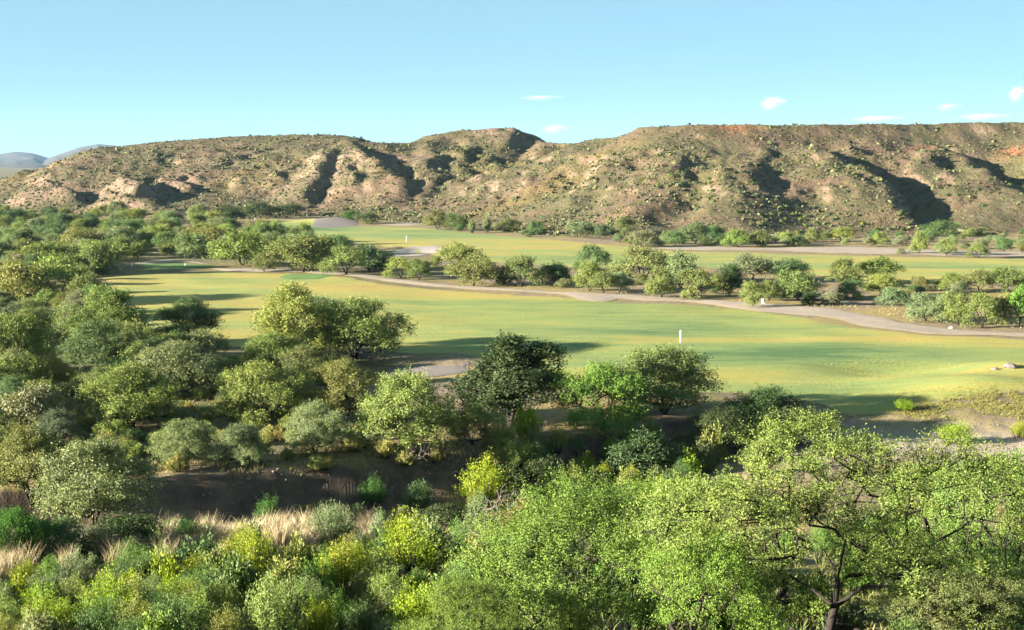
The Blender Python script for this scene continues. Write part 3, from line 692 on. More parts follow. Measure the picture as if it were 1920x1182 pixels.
# ------------------------------------------------------------------ trees of the valley, one by one: kind, u, v of the base, width, height, colour, label
TREES = [
 ('N', 352, 642, 122, 80, 'md', 'small dark green mesquite with visible forked trunk alone on the fairway edge'),
 ('N', 545, 678, 180, 140, 'yg', 'tall yellow-green mesquite with a dark trunk, left of the twin by the fairway'),
 ('N', 665, 674, 180, 112, 'yg', 'broad mesquite throwing the long shadow across the fairway'),
 ('N', 600, 655, 110, 95, 'gg', 'pale mesquite half hidden between the two broad trees on the fairway edge'),
 ('N', 205, 655, 150, 112, 'ol', 'dense rounded mesquite at the left end of the near fairway'),
 ('N', 248, 808, 170, 125, 'yg', 'round yellow-tinged mesquite standing below the forked fairway tree'),
 ('N', 487, 800, 175, 118, 'yg', 'broad yellow-green mesquite in front of the twin fairway trees'),
 ('N', 322, 748, 185, 105, 'gg', 'grey-green mesquite between the round yellow one and the fairway'),
 ('N', 640, 795, 135, 118, 'ol', 'olive mesquite with loose crown left of the sandy patch'),
 ('N', 762, 845, 200, 145, 'yg', 'wide pale green mesquite on the wash bank just below the sandy patch'),
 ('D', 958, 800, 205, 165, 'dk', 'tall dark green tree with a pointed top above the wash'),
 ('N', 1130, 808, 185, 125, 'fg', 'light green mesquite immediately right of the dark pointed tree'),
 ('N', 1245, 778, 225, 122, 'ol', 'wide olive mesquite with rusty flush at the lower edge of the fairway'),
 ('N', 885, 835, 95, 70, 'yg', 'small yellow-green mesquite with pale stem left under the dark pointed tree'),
 ('N', 1440, 830, 170, 100, 'dk', 'shaded blue-green tree right of the wide olive mesquite'),  # the dark leaf colour carries the shade on this tree
 ('N', 1355, 850, 150, 85, 'dk', 'low shaded tree below the wide olive mesquite'),  # its shade is painted in by dark leaves
 ('N', 590, 850, 130, 95, 'gg', 'grey-green mesquite on the bank edge left of the wide pale one'),
 ('N', 345, 875, 120, 85, 'gg', 'low greyish mesquite at the left end of the bare wash bank'),
 ('N', 455, 872, 110, 75, 'gg', 'thin greyish mesquite on top of the bare wash bank'),
 ('N', 175, 985, 215, 160, 'gg', 'large grey-green mesquite on the near left rim of the wash'),
 ('N', 60, 950, 165, 150, 'ol', 'olive mesquite at the left edge behind the large grey-green one'),
 ('N', 105, 845, 120, 75, 'bl', 'small blue-green mesquite above the left-edge olive one'),
 ('N', 20, 1060, 130, 105, 'em', 'dark green tree cut by the left edge low in the wash'),
 ('N', 35, 745, 150, 150, 'ol', 'tall olive mesquite at the left edge level with the near fairway'),
 ('N', 190, 705, 140, 100, 'md', 'dark green mesquite below the dense rounded one at the fairway end'),
 ('N', 95, 745, 90, 72, 'ye', 'yellowish small mesquite beside the tall olive one at the left edge'),
 ('N', 25, 800, 110, 90, 'md', 'mid green bushy mesquite low on the left edge above the clearing'),
 ('N', 130, 775, 80, 55, 'dk', 'dark low mesquite in the shade right of the yellowish one'),
 ('F', 40, 575, 130, 82, 'yg', 'light green mesquite at the left edge above the brown clearing'),
 ('F', 110, 565, 130, 80, 'yg', 'light green domed mesquite second from the left edge above the clearing'),
 ('F', 165, 590, 90, 75, 'ol', 'olive mesquite at the near fairway left tip'),
 ('F', 25, 632, 90, 60, 'bl', 'blue-green low mesquite on the left edge beside the brown clearing'),
 ('F', 85, 515, 120, 58, 'ol', 'olive mesquite behind the light green domed one'),
 ('F', 190, 505, 110, 52, 'yg', 'light mesquite just left of the small sunken green'),
 ('F', 455, 498, 130, 60, 'yg', 'pale wide mesquite right of the small sunken green'),
 ('F', 385, 478, 110, 52, 'ol', 'olive mesquite behind the small sunken green'),
 ('F', 568, 511, 112, 66, 'ol', 'rounded mesquite with several bare stems above the bright green tee'),
 ('F', 495, 510, 50, 34, 'ol', 'little mesquite left of the one above the bright green tee'),
 ('F', 560, 478, 90, 42, 'gg', 'grey-green mesquite behind the rounded one above the tee'),
 ('F', 635, 480, 65, 38, 'md', 'dark mesquite right behind the rounded one above the tee'),
 ('F', 650, 516, 85, 52, 'ol', 'olive mesquite where the cart path begins beyond the tee'),
 ('F', 692, 508, 90, 48, 'gg', 'grey-green mesquite left of the far bunker'),
 ('L', 715, 508, 45, 26, 'dk', 'dark low bush below the far bunker'),
 ('F', 752, 522, 56, 38, 'yg', 'first of two small trees in front of the far bunker'),
 ('F', 786, 525, 56, 36, 'ol', 'second of two small trees in front of the far bunker, darker'),
 ('F', 862, 510, 85, 52, 'yg', 'domed mesquite right of the far bunker at the back of the row'),
 ('F', 888, 536, 100, 58, 'ol', 'mesquite with leaning stems in front of the domed one by the path'),
 ('F', 978, 538, 80, 58, 'ol', 'mesquite with a rounded top and dark shade below beside the path'),
 ('L', 948, 534, 50, 34, 'dk', 'dark bush between the leaning-stem tree and the rounded one'),
 ('L', 1042, 536, 80, 42, 'md', 'low dark green bush on the dry grass by the path centre'),
 ('F', 1114, 508, 62, 46, 'md', 'small rounded dark crown rising behind the path row centre'),
 ('F', 1106, 546, 78, 56, 'yg', 'yellow-green mesquite with short stems right of the low dark bush'),
 ('F', 1132, 551, 58, 42, 'ol', 'thin-stemmed mesquite touching the yellow-green one by the path'),
 ('F', 1162, 549, 50, 38, 'gg', 'greyish little mesquite by the path bare patch'),
 ('F', 1208, 530, 115, 64, 'ol', 'broad olive mesquite at the back of the thickest part of the row'),
 ('F', 1240, 559, 64, 56, 'ol', 'upright mesquite with one bare trunk standing on the path edge'),
 ('F', 1276, 540, 80, 66, 'gg', 'grey-green mesquite behind the single-trunk tree on the path edge'),
 ('F', 1314, 561, 78, 54, 'yg', 'mesquite with stems splayed from the ground left of the white box'),
 ('F', 1368, 556, 66, 58, 'dk', 'dark mesquite with thick shade left of the white box'),
 ('F', 1408, 530, 92, 52, 'gg', 'grey-green mesquite behind the white box against the far fairway'),
 ('F', 1484, 524, 76, 38, 'md', 'dark flat-topped mesquite on the edge of the far fairway'),
 ('F', 1412, 576, 56, 48, 'yg', 'small yellow-green tree touching the white box by the path'),
 ('F', 1442, 564, 46, 38, 'ol', 'small tree close behind the white box'),
 ('F', 1496, 563, 84, 54, 'ol', 'round mesquite right of the white box'),
 ('L', 1518, 571, 42, 22, 'dk', 'dark squat bush at the foot of the round tree right of the box'),
 ('F', 1582, 532, 72, 46, 'ol', 'open mesquite at the left of the pair on the far fairway edge'),
 ('F', 1646, 530, 80, 48, 'ol', 'dense mesquite at the right of the pair on the far fairway edge'),
 ('F', 1658, 556, 70, 42, 'yg', 'lower mesquite in front of the dense one on the far fairway edge'),
 ('L', 1588, 560, 64, 34, 'md', 'bright-edged bush below the open mesquite on the far fairway edge'),
 ('L', 1560, 573, 50, 26, 'gg', 'greyish bush nearest the widening of the path'),
 ('L', 1672, 573, 66, 34, 'gg', 'grey-green bush above the wide part of the path'),
 ('L', 1608, 562, 24, 11, 'ye', 'tiny yellowish shrub between the two bushes above the path'),
 ('F', 1784, 548, 58, 36, 'ol', 'small spreading mesquite on the far fairway edge toward the right'),
 ('F', 1836, 548, 66, 42, 'ol', 'left of two joined mesquites near the right edge'),
 ('F', 1882, 548, 84, 46, 'ol', 'right of two joined mesquites near the right edge'),
 ('F', 1735, 602, 76, 50, 'gg', 'left end tree of the grove over dry grass at the right edge'),
 ('F', 1766, 604, 60, 52, 'gg', 'grey-green tree second in the grove at the right edge'),
 ('F', 1797, 610, 58, 60, 'ol', 'thin-trunked tree mid grove at the right edge'),
 ('F', 1842, 616, 62, 64, 'ol', 'tallest thin-trunked tree in the grove at the right edge'),
 ('F', 1874, 614, 56, 60, 'yg', 'yellow-green tree near the end of the grove at the right edge'),
 ('F', 1912, 614, 62, 74, 'fg', 'bright green tree closing the grove at the right edge'),
 ('F', 1304, 457, 58, 40, 'md', 'first rounded tree of the dark clump at the right hill foot'),
 ('F', 1340, 458, 46, 34, 'md', 'middle tree of the dark clump at the right hill foot'),
 ('F', 1382, 463, 54, 32, 'yg', 'lighter tree with a bare stem at the right hill foot'),
 ('F', 1420, 463, 36, 30, 'ol', 'last tree of the clump at the right hill foot, leaning stem'),
 ('L', 1478, 459, 42, 24, 'yg', 'round bush at the hill foot right of the dark clump'),
 ('L', 1527, 454, 46, 25, 'ol', 'olive bush at the hill foot above the shadowed sand'),
 ('F', 1578, 454, 54, 27, 'yg', 'wide small tree at the hill foot left of the big shaded spur'),
 ('L', 1649, 458, 42, 22, 'yg', 'green bush at the hill foot below the shaded spur'),
 ('L', 1692, 461, 36, 20, 'gg', 'grey bush at the hill foot below the shaded spur'),
 ('F', 1724, 476, 34, 40, 'yg', 'slim tree standing on bare ground in front of the shaded spur'),
 ('F', 1774, 480, 40, 33, 'yg', 'small flat-topped tree alone on the bare ground'),
 ('F', 1835, 484, 40, 26, 'ol', 'umbrella-shaped small dark tree on the bare ground'),
 ('F', 1883, 473, 32, 26, 'md', 'little round tree furthest right on the bare ground'),
 ('F', 1917, 478, 20, 22, 'ol', 'small tree cut by the right edge on the bare ground'),
 ('L', 1765, 443, 76, 28, 'md', 'wide dark thicket tree at the mouth of the shaded gully'),
 ('L', 1688, 476, 22, 10, 'gg', 'tiny bush left of the slim tree on the bare ground'),
 ('F', 820, 431, 54, 34, 'ol', 'rounded tree at the foot of the middle hill left of the pale columns'),
 ('F', 858, 433, 44, 31, 'md', 'dark tree left of the pale columnar plants'),
 ('L', 955, 435, 50, 24, 'ol', 'olive bush right of the pale columnar plants'),
 ('L', 1003, 440, 46, 24, 'md', 'dark green bush at the edge of the far fairway middle'),
 ('L', 1090, 442, 76, 26, 'gg', 'wide grey-green bush at the middle hill foot'),
 ('L', 1130, 442, 40, 20, 'bl', 'blue-grey bush beside the wide grey-green one'),
 ('F', 1170, 442, 44, 34, 'ol', 'round domed tree at the middle hill foot'),
 ('L', 1215, 464, 76, 30, 'gg', 'large low grey-green bush on the far fairway edge'),
 ('L', 1266, 460, 42, 26, 'md', 'dark bush right of the large low grey-green one'),
 ('L', 690, 420, 50, 22, 'md', 'dark bush behind the grey gravel mound'),
 ('L', 660, 412, 40, 16, 'em', 'green bush at the left of the gravel mound top'),
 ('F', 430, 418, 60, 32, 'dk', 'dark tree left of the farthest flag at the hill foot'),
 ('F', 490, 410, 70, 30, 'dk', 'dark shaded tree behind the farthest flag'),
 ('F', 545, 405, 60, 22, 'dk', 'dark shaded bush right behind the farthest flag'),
]
for t in TREES:
    cat = 'shrub' if ('bush' in t[6] or 'shrub' in t[6]) else 'tree'
    put_px(*t, cat=cat, name='bush' if cat == 'shrub' else None)
for u, vb, hh_, lb in ((885, 437, 24, 'left of two pale columnar desert plants by the far fairway'), (913, 436, 31, 'taller right one of two pale columnar desert plants by the far fairway')):
    put_px('S', u, vb, 16, hh_, 'gg', lb, 'cactus', name='columnar_plant')

# ------------------------------------------------------------------ scattered plants: thicket, brush, bluff shrubs
def in_px(poly, n, rng):
    A = np.array(poly, float); lo, hi = A.min(0), A.max(0)
    P = rng.rand(n * 6, 2) * (hi - lo) + lo; P = P[inside(poly, P[:, 0], P[:, 1])]
    return P[:n]
NOGO = [FW1, FW2, PATHP]
SCAT = []
def scatter(poly, tries, kinds, size, aspect, cols, label, cat, group, name=None, seed=1, space=0.55, maxn=999, avoid=True, parts=True, marks=()):
    rng = np.random.RandomState(seed); P = in_px(poly, tries, rng)
    X, Y = hit(P[:, 0], P[:, 1]); ok = np.ones(len(X), bool)
    for g in NOGO: ok &= ~(inside(g, X, Y) | (edge_dist(g, X, Y) < 1.5))
    n = 0
    for x, y in zip(X[ok], Y[ok]):
        if n >= maxn: break
        s = size[0] + (size[1] - size[0]) * rng.rand() ** 1.3
        near = PLACED if avoid else PLACED[-400:]
        if any((x - a) ** 2 + (y - b) ** 2 < (space * 0.5 * (s + (c if avoid else min(c, s)))) ** 2 for a, b, c in near): continue
        k = kinds[rng.randint(len(kinds))]
        arr = {'N': NEAR, 'F': FAR, 'L': LOW, 'S': SHRUB, 'B': BROOM, 'Y': DRYB, 'G': CLUMP}[k]
        lb = label if isinstance(label, str) else label[0]
        ci = rng.randint(len(cols)); c = cols[ci]
        if not isinstance(label, str): lb = label[ci]
        cc, gg_ = cat, group
        if lb == '@rim': lb, cc, gg_ = ('tall straw grass clump', 'grass', group) if k == 'G' else ('grey-green rim shrub', 'shrub', 'shrubs among the dry grass')
        nm = name or {'N': 'mesquite_tree', 'F': 'mesquite_tree', 'L': 'mesquite_tree', 'S': 'shrub', 'B': 'broom_shrub', 'Y': 'dry_shrub', 'G': 'grass_clump'}[k]
        o = put(arr[rng.randint(len(arr))], nm, float(x), float(y), s, s * (aspect[0] + (aspect[1] - aspect[0]) * rng.rand()), c, lb, cc, gg_, None, parts); n += 1; SCAT.append((o, lb, marks))
THICK_M = [(330, 500, 'the small sunken green'), (478, 415, 'the farthest flag'), (20, 430, 'the left edge strip of fairway'), (240, 395, 'the low knoll'), (60, 500, 'the domed light mesquites'), (568, 480, 'the rounded tree above the tee'), (180, 450, 'the thicket middle'), (400, 440, 'the dark trees under the hill')]
VALLEY_M = [(90, 600, 'the brown clearing'), (352, 642, 'the forked fairway tree'), (248, 790, 'the round yellow-tinged mesquite'), (30, 700, 'the tall left-edge olive tree'), (487, 760, 'the broad tree before the twins'), (40, 850, 'the blue-green left tree')]
ROW_M = [(752, 522, 'the two small bunker trees'), (980, 538, 'the rounded path tree'), (1240, 559, 'the single-trunk tree'), (1431, 571, 'the pale box'), (1640, 545, 'the far fairway pair'), (1830, 605, 'the right grove')]
FOOT_M = [(900, 436, 'the pale columnar plants'), (1090, 442, 'the wide grey-green bush'), (1170, 442, 'the domed hill-foot tree'), (1340, 458, 'the dark tree clump'), (1560, 455, 'the shadowed sand'), (1765, 443, 'the gully-mouth thicket'), (1883, 473, 'the furthest right little tree')]
BANK_M = [(455, 872, 'the thin bank-top mesquite'), (345, 875, 'the low greyish mesquite'), (590, 850, 'the bank-edge mesquite'), (762, 845, 'the wide pale mesquite'), (175, 900, 'the large grey-green tree'), (250, 810, 'the round yellow-tinged tree'), (785, 872, 'the grey bare bush')]
GULLY_M = [(958, 800, 'the dark pointed tree'), (1130, 808, 'the light green mesquite'), (1245, 778, 'the wide olive mesquite'), (905, 950, 'the lime dome'), (1015, 850, 'the dead branches'), (1440, 830, 'the shaded blue-green tree')]
BLUFF_M = [(770, 1085, 'the large lime shrub'), (370, 1150, 'the pale dead bush'), (60, 1170, 'the bottom left corner'), (890, 1060, 'the grey twig bush'), (205, 1140, 'the lower left bright shrub'), (430, 1030, 'the tall dry grass'), (620, 1000, 'the feathery greyish shrub'), (640, 1110, 'the second lime shrub'), (860, 1140, 'the arching bare limb'), (500, 1160, 'the bottom edge')]
RIM_M = [(965, 1010, 'the red-brown bush'), (905, 950, 'the lime dome'), (1075, 935, 'the rounded yellow-green shrub'), (1275, 950, 'the feathery green acacia'), (785, 960, 'the spiky blue-green shrub')]
UNDER_M = [(1555, 1110, 'the forked trunk'), (1080, 1090, 'the upright acacia'), (1880, 1130, 'the bottom right corner'), (1330, 1100, 'the low leafy mesquite'), (1275, 1000, 'the feathery green acacia'), (1700, 1000, 'the big crown')]
GRASS_M = [(20, 1070, 'the left edge'), (200, 1050, 'the dark wash thicket'), (330, 1030, 'the bank foot bush'), (503, 985, 'the dark shrub on the bank'), (620, 1000, 'the feathery greyish shrub'), (430, 1000, 'the bare bank middle')]
HILL_M = [(1650, 380, 'the shaded spur'), (1745, 275, 'the red outcrop'), (640, 300, 'the pale gullied cliff'), (740, 290, 'the dark bowl'), (960, 250, 'the peak cliff'), (1080, 268, 'the saddle'), (240, 370, 'the low knoll'), (1340, 440, 'the hill-foot tree clump'), (1090, 430, 'the wide grey-green bush'), (1800, 350, 'the second shaded ridge'), (1860, 420, 'the gully mouth'), (860, 420, 'the columnar plants'), (1200, 330, 'the open middle slope'), (1480, 300, 'the track-like pale streak'), (1560, 440, 'the shadowed sand'), (450, 380, 'the dark trees under the left mesa')]
THICKET = [(-60, 400), (120, 402), (300, 412), (420, 414), (445, 440), (520, 452), (640, 470), (600, 492), (420, 490), (300, 484), (230, 498), (190, 520), (-60, 520)]
scatter(THICKET, 1500, 'FFL', (6, 11), (0.55, 0.8), ['ol', 'yg', 'gg', 'md'], ['olive thicket mesquite', 'light green thicket mesquite', 'grey-green thicket mesquite', 'dark green thicket mesquite'], 'tree', 'mesquites of the far left thicket', seed=21, space=0.5, maxn=175, marks=THICK_M)
scatter([(-60, 520), (180, 520), (200, 600), (250, 660), (420, 665), (560, 690), (600, 730), (420, 750), (150, 770), (-60, 900)], 400, 'NL', (4.5, 8), (0.6, 0.8), ['ol', 'gg', 'md'], ['olive mesquite', 'grey-green mesquite', 'dark green mesquite'], 'tree', 'mesquites of the left valley brush', seed=22, space=0.6, maxn=60, marks=VALLEY_M)
scatter([(-40, 620), (200, 640), (420, 680), (640, 720), (760, 790), (620, 850), (300, 870), (100, 860), (-40, 900)], 500, 'L', (2.0, 4.0), (0.45, 0.65), ['gg', 'yg', 'ol'], ['low grey-green bush', 'low yellow-green bush', 'low olive bush'], 'shrub', 'low bushes between the left valley trees', name='bush', seed=36, space=0.45, maxn=80, marks=VALLEY_M + BANK_M)
scatter([(680, 500), (900, 500), (1300, 520), (1920, 540), (1920, 600), (1600, 572), (1100, 545), (720, 512)], 300, 'L', (2.5, 5), (0.5, 0.7), ['md', 'gg', 'ol'], ['small dark bush', 'small grey-green bush', 'small olive bush'], 'shrub', 'bushes under the path row trees', name='bush', seed=23, space=0.5, maxn=30, marks=ROW_M)
scatter([(760, 425), (1000, 435), (1250, 455), (1500, 446), (1920, 438), (1920, 470), (1500, 462), (1200, 470), (900, 440)], 400, 'L', (3, 7), (0.45, 0.7), ['md', 'gg', 'ol'], ['dark hill-foot bush', 'grey-green hill-foot bush', 'olive hill-foot bush'], 'shrub', 'bushes along the hill foot', name='bush', seed=24, space=0.6, maxn=45, marks=FOOT_M)
# brush on the wash bank and between the near trees
scatter([(120, 780), (420, 760), (620, 800), (900, 850), (960, 880), (640, 885), (320, 890), (200, 870)], 500, 'S', (1.2, 2.4), (0.5, 0.8), ['ye', 'ye', 'yg', 'gg'], ['low yellowish shrub', 'low yellowish shrub', 'low yellow-green shrub', 'low grey-green shrub'], 'shrub', 'low shrubs above the wash bank', seed=25, space=0.6, maxn=60, marks=BANK_M)
scatter([(900, 830), (1100, 830), (1330, 850), (1500, 850), (1320, 960), (1100, 960), (960, 890)], 300, 'BS', (1.8, 3.4), (0.8, 1.1), ['yg', 'br', 'md'], ['yellow-green gully shrub', 'bright green gully shrub', 'dark green gully shrub'], 'shrub', 'shrubs in the dark gully', seed=26, space=0.6, maxn=46, marks=GULLY_M)
for u, v, wd, hh_, c, lb in ((350, 0, 0, 0, 'br', ''),):
    pass
SPOT = [
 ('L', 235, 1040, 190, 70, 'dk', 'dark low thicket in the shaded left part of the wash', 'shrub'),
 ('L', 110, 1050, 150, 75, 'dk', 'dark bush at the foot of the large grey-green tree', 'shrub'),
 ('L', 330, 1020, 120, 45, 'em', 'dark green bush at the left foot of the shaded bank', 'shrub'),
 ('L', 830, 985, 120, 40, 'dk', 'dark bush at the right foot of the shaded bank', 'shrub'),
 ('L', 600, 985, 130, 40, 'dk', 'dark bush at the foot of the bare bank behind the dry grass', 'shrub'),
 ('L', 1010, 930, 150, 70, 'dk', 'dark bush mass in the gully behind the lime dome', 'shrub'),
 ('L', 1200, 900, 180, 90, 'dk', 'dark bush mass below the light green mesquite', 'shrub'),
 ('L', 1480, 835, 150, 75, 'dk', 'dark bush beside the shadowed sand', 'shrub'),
 ('B', 905, 950, 110, 85, 'br', 'bright lime green shrub dome at the right end of the bare bank', 'shrub'),
 ('B', 965, 880, 90, 60, 'yg', 'yellow-green shrub on the corner of the bank below the small pale-stem tree', 'shrub'),
 ('B', 1040, 850, 60, 55, 'yg', 'yellow-green shrub beside the grey dead branches', 'shrub'),
 ('B', 1075, 935, 75, 55, 'yg', 'rounded yellow-green shrub behind the acacia sprays', 'shrub'),
 ('B', 700, 950, 60, 55, 'em', 'dark green shrub on the shaded bank face, nearer the centre', 'shrub'),
 ('B', 503, 985, 55, 50, 'em', 'dark green shrub on the shaded bank face, toward the left', 'shrub'),
 ('B', 785, 960, 75, 55, 'md', 'blue-green spiky shrub left of the lime dome', 'shrub'),
 ('B', 1790, 832, 80, 40, 'br', 'bright green grassy shrub on the sand at right', 'shrub'),
 ('B', 1912, 822, 45, 28, 'br', 'small bright green shrub on the sand at the right edge', 'shrub'),
 ('B', 1695, 770, 45, 20, 'br', 'low bright green plant in the shade under the knoll', 'shrub'),
 ('B', 770, 1085, 160, 110, 'br', 'large lime green shrub in the middle of the bluff', 'shrub'),
 ('B', 640, 1110, 120, 90, 'br', 'lime green shrub left of the largest lime one', 'shrub'),
 ('B', 620, 1015, 100, 65, 'gg', 'greyish feathery shrub at the right end of the tall dry grass', 'shrub'),
 ('B', 205, 1182, 120, 100, 'br', 'bright green shrub at the bottom left', 'shrub'),
 ('B', 90, 1195, 110, 75, 'br', 'bright green shrub in the bottom left corner', 'shrub'),
 ('B', 250, 1195, 110, 75, 'yg', 'yellow-green shrub along the bottom left', 'shrub'),
 ('B', 15, 1190, 70, 60, 'yg', 'yellow-green shrub cut by the left edge at the bottom', 'shrub'),
 ('S', 975, 1015, 90, 75, 'rd', 'red-brown dying bush beside the acacia', 'shrub'),
 ('Y', 950, 1000, 120, 90, 'ol', 'pale bare twigs standing in the red-brown bush', 'shrub'),
 ('Y', 890, 1060, 130, 95, 'ol', 'grey tangled bare-twig bush left of the acacia', 'shrub'),
 ('Y', 785, 872, 80, 48, 'ol', 'grey bare bush on the bank under the wide pale tree', 'shrub'),
 ('Y', 1015, 850, 60, 80, 'ol', 'dead branches standing in front of the dark pointed tree', 'shrub'),
 ('Y', 370, 1150, 60, 60, 'ol', 'pale dead bush at the lower left among green shrubs', 'shrub'),
]
for k, u, v, wd, hh_, c, lb, cat in SPOT: put_px(k, u, v, wd, hh_, c, lb, cat)
# the bluff below the camera
scatter([(-20, 1050), (200, 1035), (430, 1000), (600, 985), (720, 985), (720, 1010), (560, 1030), (430, 1050), (200, 1065), (-20, 1085)], 500, 'GGGGGGGS', (0.7, 1.8), (0.8, 1.35), ['gg', 'gg'], '@rim', 'grass', 'tall dry grass clumps on the rim', seed=34, space=0.26, maxn=170, avoid=False, marks=GRASS_M)
scatter([(-40, 1100), (250, 1078), (560, 1055), (760, 1030), (960, 1040), (900, 1230), (-40, 1230)], 900, 'BBBS', (1.2, 2.3), (0.75, 1.05), ['br', 'yg', 'fg', 'gg', 'md'], ['lime green shrub', 'yellow-green shrub', 'mid green shrub', 'grey-green shrub', 'dark green shrub'], 'shrub', 'shrubs on the near bluff slope', seed=31, space=0.55, maxn=120, avoid=True, marks=BLUFF_M)
scatter([(640, 960), (960, 920), (1250, 900), (1500, 980), (1300, 1060), (960, 1060), (700, 1020)], 300, 'BS', (1.2, 2.2), (0.8, 1.1), ['yg', 'gg'], ['yellow-green shrub on the rim', 'grey-green shrub on the rim'], 'shrub', 'shrubs on the rim behind the acacia', seed=32, space=0.6, maxn=40, marks=RIM_M)
scatter([(1000, 1040), (1400, 1000), (1920, 1000), (1940, 1230), (900, 1230)], 300, 'BS', (1.2, 2.2), (0.8, 1.1), ['md', 'fg'], ['dark green shrub', 'mid green shrub'], 'shrub', 'shrubs under the foreground trees', seed=33, space=0.55, maxn=50, avoid=False, marks=UNDER_M)

put_at(FGB, 'mesquite_tree', 1730, 57, 880, 300, 'fg', 'green mesquite filling the gap behind the right half of the largest crown', 'tree', 0.3)

# ------------------------------------------------------------------ brush on the hills
def shrub_verts(n, rng, leaves=15):
    M = n * leaves; s = np.repeat(np.arange(n), leaves)
    d = unit(rng.randn(M, 3)); d[:, 2] = np.abs(d[:, 2])
    P = d * (0.30 + 0.15 * rng.rand(M))[:, None]; P[:, 2] *= 0.95
    N = unit(d + 0.5 * unit(rng.randn(M, 3))); D = unit(np.cross(N, unit(rng.randn(M, 3)))); P = P - D * 0.22
    return s, P, D, N
HILL_LEAF = None
def hill_leaf():
    b = NB('hill_brush'); t = b.attr('tint'); h = b.attr('hue')
    a = b.ramp(h, [(0.0, (0.062, 0.070, 0.026)), (0.4, (0.105, 0.108, 0.040)), (0.7, (0.145, 0.150, 0.054)), (0.9, (0.115, 0.135, 0.07)), (1.0, (0.16, 0.15, 0.055))])
    return b.finish(b.mix(1.0, a, b.ramp(t, [(0, (0.7, 0.7, 0.7)), (1, (1.3, 1.3, 1.3))]), 'MULTIPLY'), 0.8)
def hill_brush():
    rng = np.random.RandomState(77)
    n = 260000
    az = (rng.rand(n) - 0.5) * 2 * 0.46; y = np.sqrt(400.0 ** 2 + rng.rand(n) * (1000.0 ** 2 - 400.0 ** 2)); x = np.tan(az) * y
    t = y - hill_base_y(x, y); z = hgrid(x, y)
    dens = 0.72 + 1.1 * fbm(x / 45, y / 45, 81, 3) + 0.25 * pnoise(x / 9, y / 9, 85)
    dens += 0.55 * (x < -60) * (y > 700)
    ok = (t > -12) & (rng.rand(n) < np.clip(dens, 0.10, 1.0))
    # keep the slopes that face the valley (and a strip behind the crests)
    sl = (CAM_H - z) / y; a = x / y; vis = np.ones(n, bool)
    for f in np.arange(0.45, 0.99, 0.03):
        yy = y * f; zz = CAM_H - sl * yy
        vis &= hgrid(a * yy, yy) < zz + 3.5
    ok &= vis
    x, y, z = x[ok], y[ok], z[ok]; n = len(x)
    size = np.where(rng.rand(n) < 0.07, 1.5 + 1.3 * rng.rand(n), 0.5 + 0.9 * rng.rand(n)) * np.where(z > 36, 0.8, 1.0)
    hue = np.clip(rng.rand(n) * 0.75 + 0.35 * pnoise(x / 30, y / 30, 87) + 0.12, 0, 1)
    for g in (FW1, FW2):
        k = ~inside(g, x, y); x, y, z, size, hue = x[k], y[k], z[k], size[k], hue[k]
    order = np.argsort(-size / y)
    pick = order[:260]; rest = order[260:][rng.permutation(n - 260 if n == len(order) else len(order) - 260)[:34000]]
    n = len(rest); s, P, D, N = shrub_verts(n, rng, 6)
    V, F = leaf_quads(P, D, N, 0.58 + 0.2 * rng.rand(len(P)), 0.54 + 0.15 * rng.rand(len(P)))
    c = np.column_stack([x[rest], y[rest], z[rest] - 0.05]); sv = np.repeat(s, 4)
    V = V * size[rest][sv][:, None] + c[sv]
    me = mesh_np('hill_brush', V, F, [hill_leaf()], False, {'tint': np.repeat(rng.rand(len(P)), 4), 'hue': hue[rest][sv]})
    tag(link('hill_brush', me), 'dense low desert brush dotting the hillsides', None, None, 'stuff')
    arch = []
    for i in range(4):
        s, P, D, N = shrub_verts(1, rng, 90); P *= (0.75 + 0.5 * rng.rand(len(P)))[:, None]
        V, F = leaf_quads(P, D, N, 0.26, 0.14)
        arch.append(mesh_np('hillside_shrub', V, F, [LEAF], False, {'tint': np.repeat(rng.rand(len(P)), 4)}))
    cl = ['md', 'ol', 'gg', 'yg']; words = ['dark green', 'olive', 'grey-green', 'yellow-green']
    for k, i in enumerate(pick):
        q = rng.randint(4)
        o = link('hillside_shrub', arch[k % 4], (x[i], y[i], z[i] - 0.1), rng.rand() * 6.28, (size[i] * 1.05,) * 2 + (size[i] * 0.9,))
        cj = jitter_col(cl[q]); o.color = (cj[0] * 0.72, cj[1] * 0.70, cj[2] * 0.75, 1); side = 'right' if x[i] > 60 else ('middle' if x[i] > -110 else 'left')
        tag(o, '%s hillside shrub' % words[q], 'shrub', '%s shrubs on the %s hill' % (words[q], side)); SCAT.append((o, '%s hillside shrub' % words[q], HILL_M))
hill_brush()

# ------------------------------------------------------------------ grass that nobody could count
def cover(name, polys, n, h, wd, mat, label, seed, per=6, lean=0.7, noise_cut=-0.2, nogo=None):
    rng = np.random.RandomState(seed); XS = []; YS = []
    for poly, k in polys:
        P = in_px(poly, int(n * k), rng); X, Y = hit(P[:, 0], P[:, 1]); XS.append(X); YS.append(Y)
    X = np.concatenate(XS); Y = np.concatenate(YS); X = X + rng.randn(len(X)) * 0.6; Y = Y + rng.randn(len(X)) * 1.2
    ok = pnoise(X / 7, Y / 7, seed) + 0.4 * pnoise(X / 2, Y / 2, seed + 1) > noise_cut
    for g in (NOGO if nogo is None else nogo): ok &= ~inside(g, X, Y)
    X, Y = X[ok], Y[ok]; Z = hgrid(X, Y) - 0.03
    H = (h[0] + (h[1] - h[0]) * rng.rand(len(X)))
    V, F, t = blades(np.column_stack([X, Y, Z]), H, rng, per, wd, lean)
    o = tag(link(name, mesh_np(name, V, F, [mat], False, {'tint': t})), label, None, None, 'stuff')
    return o
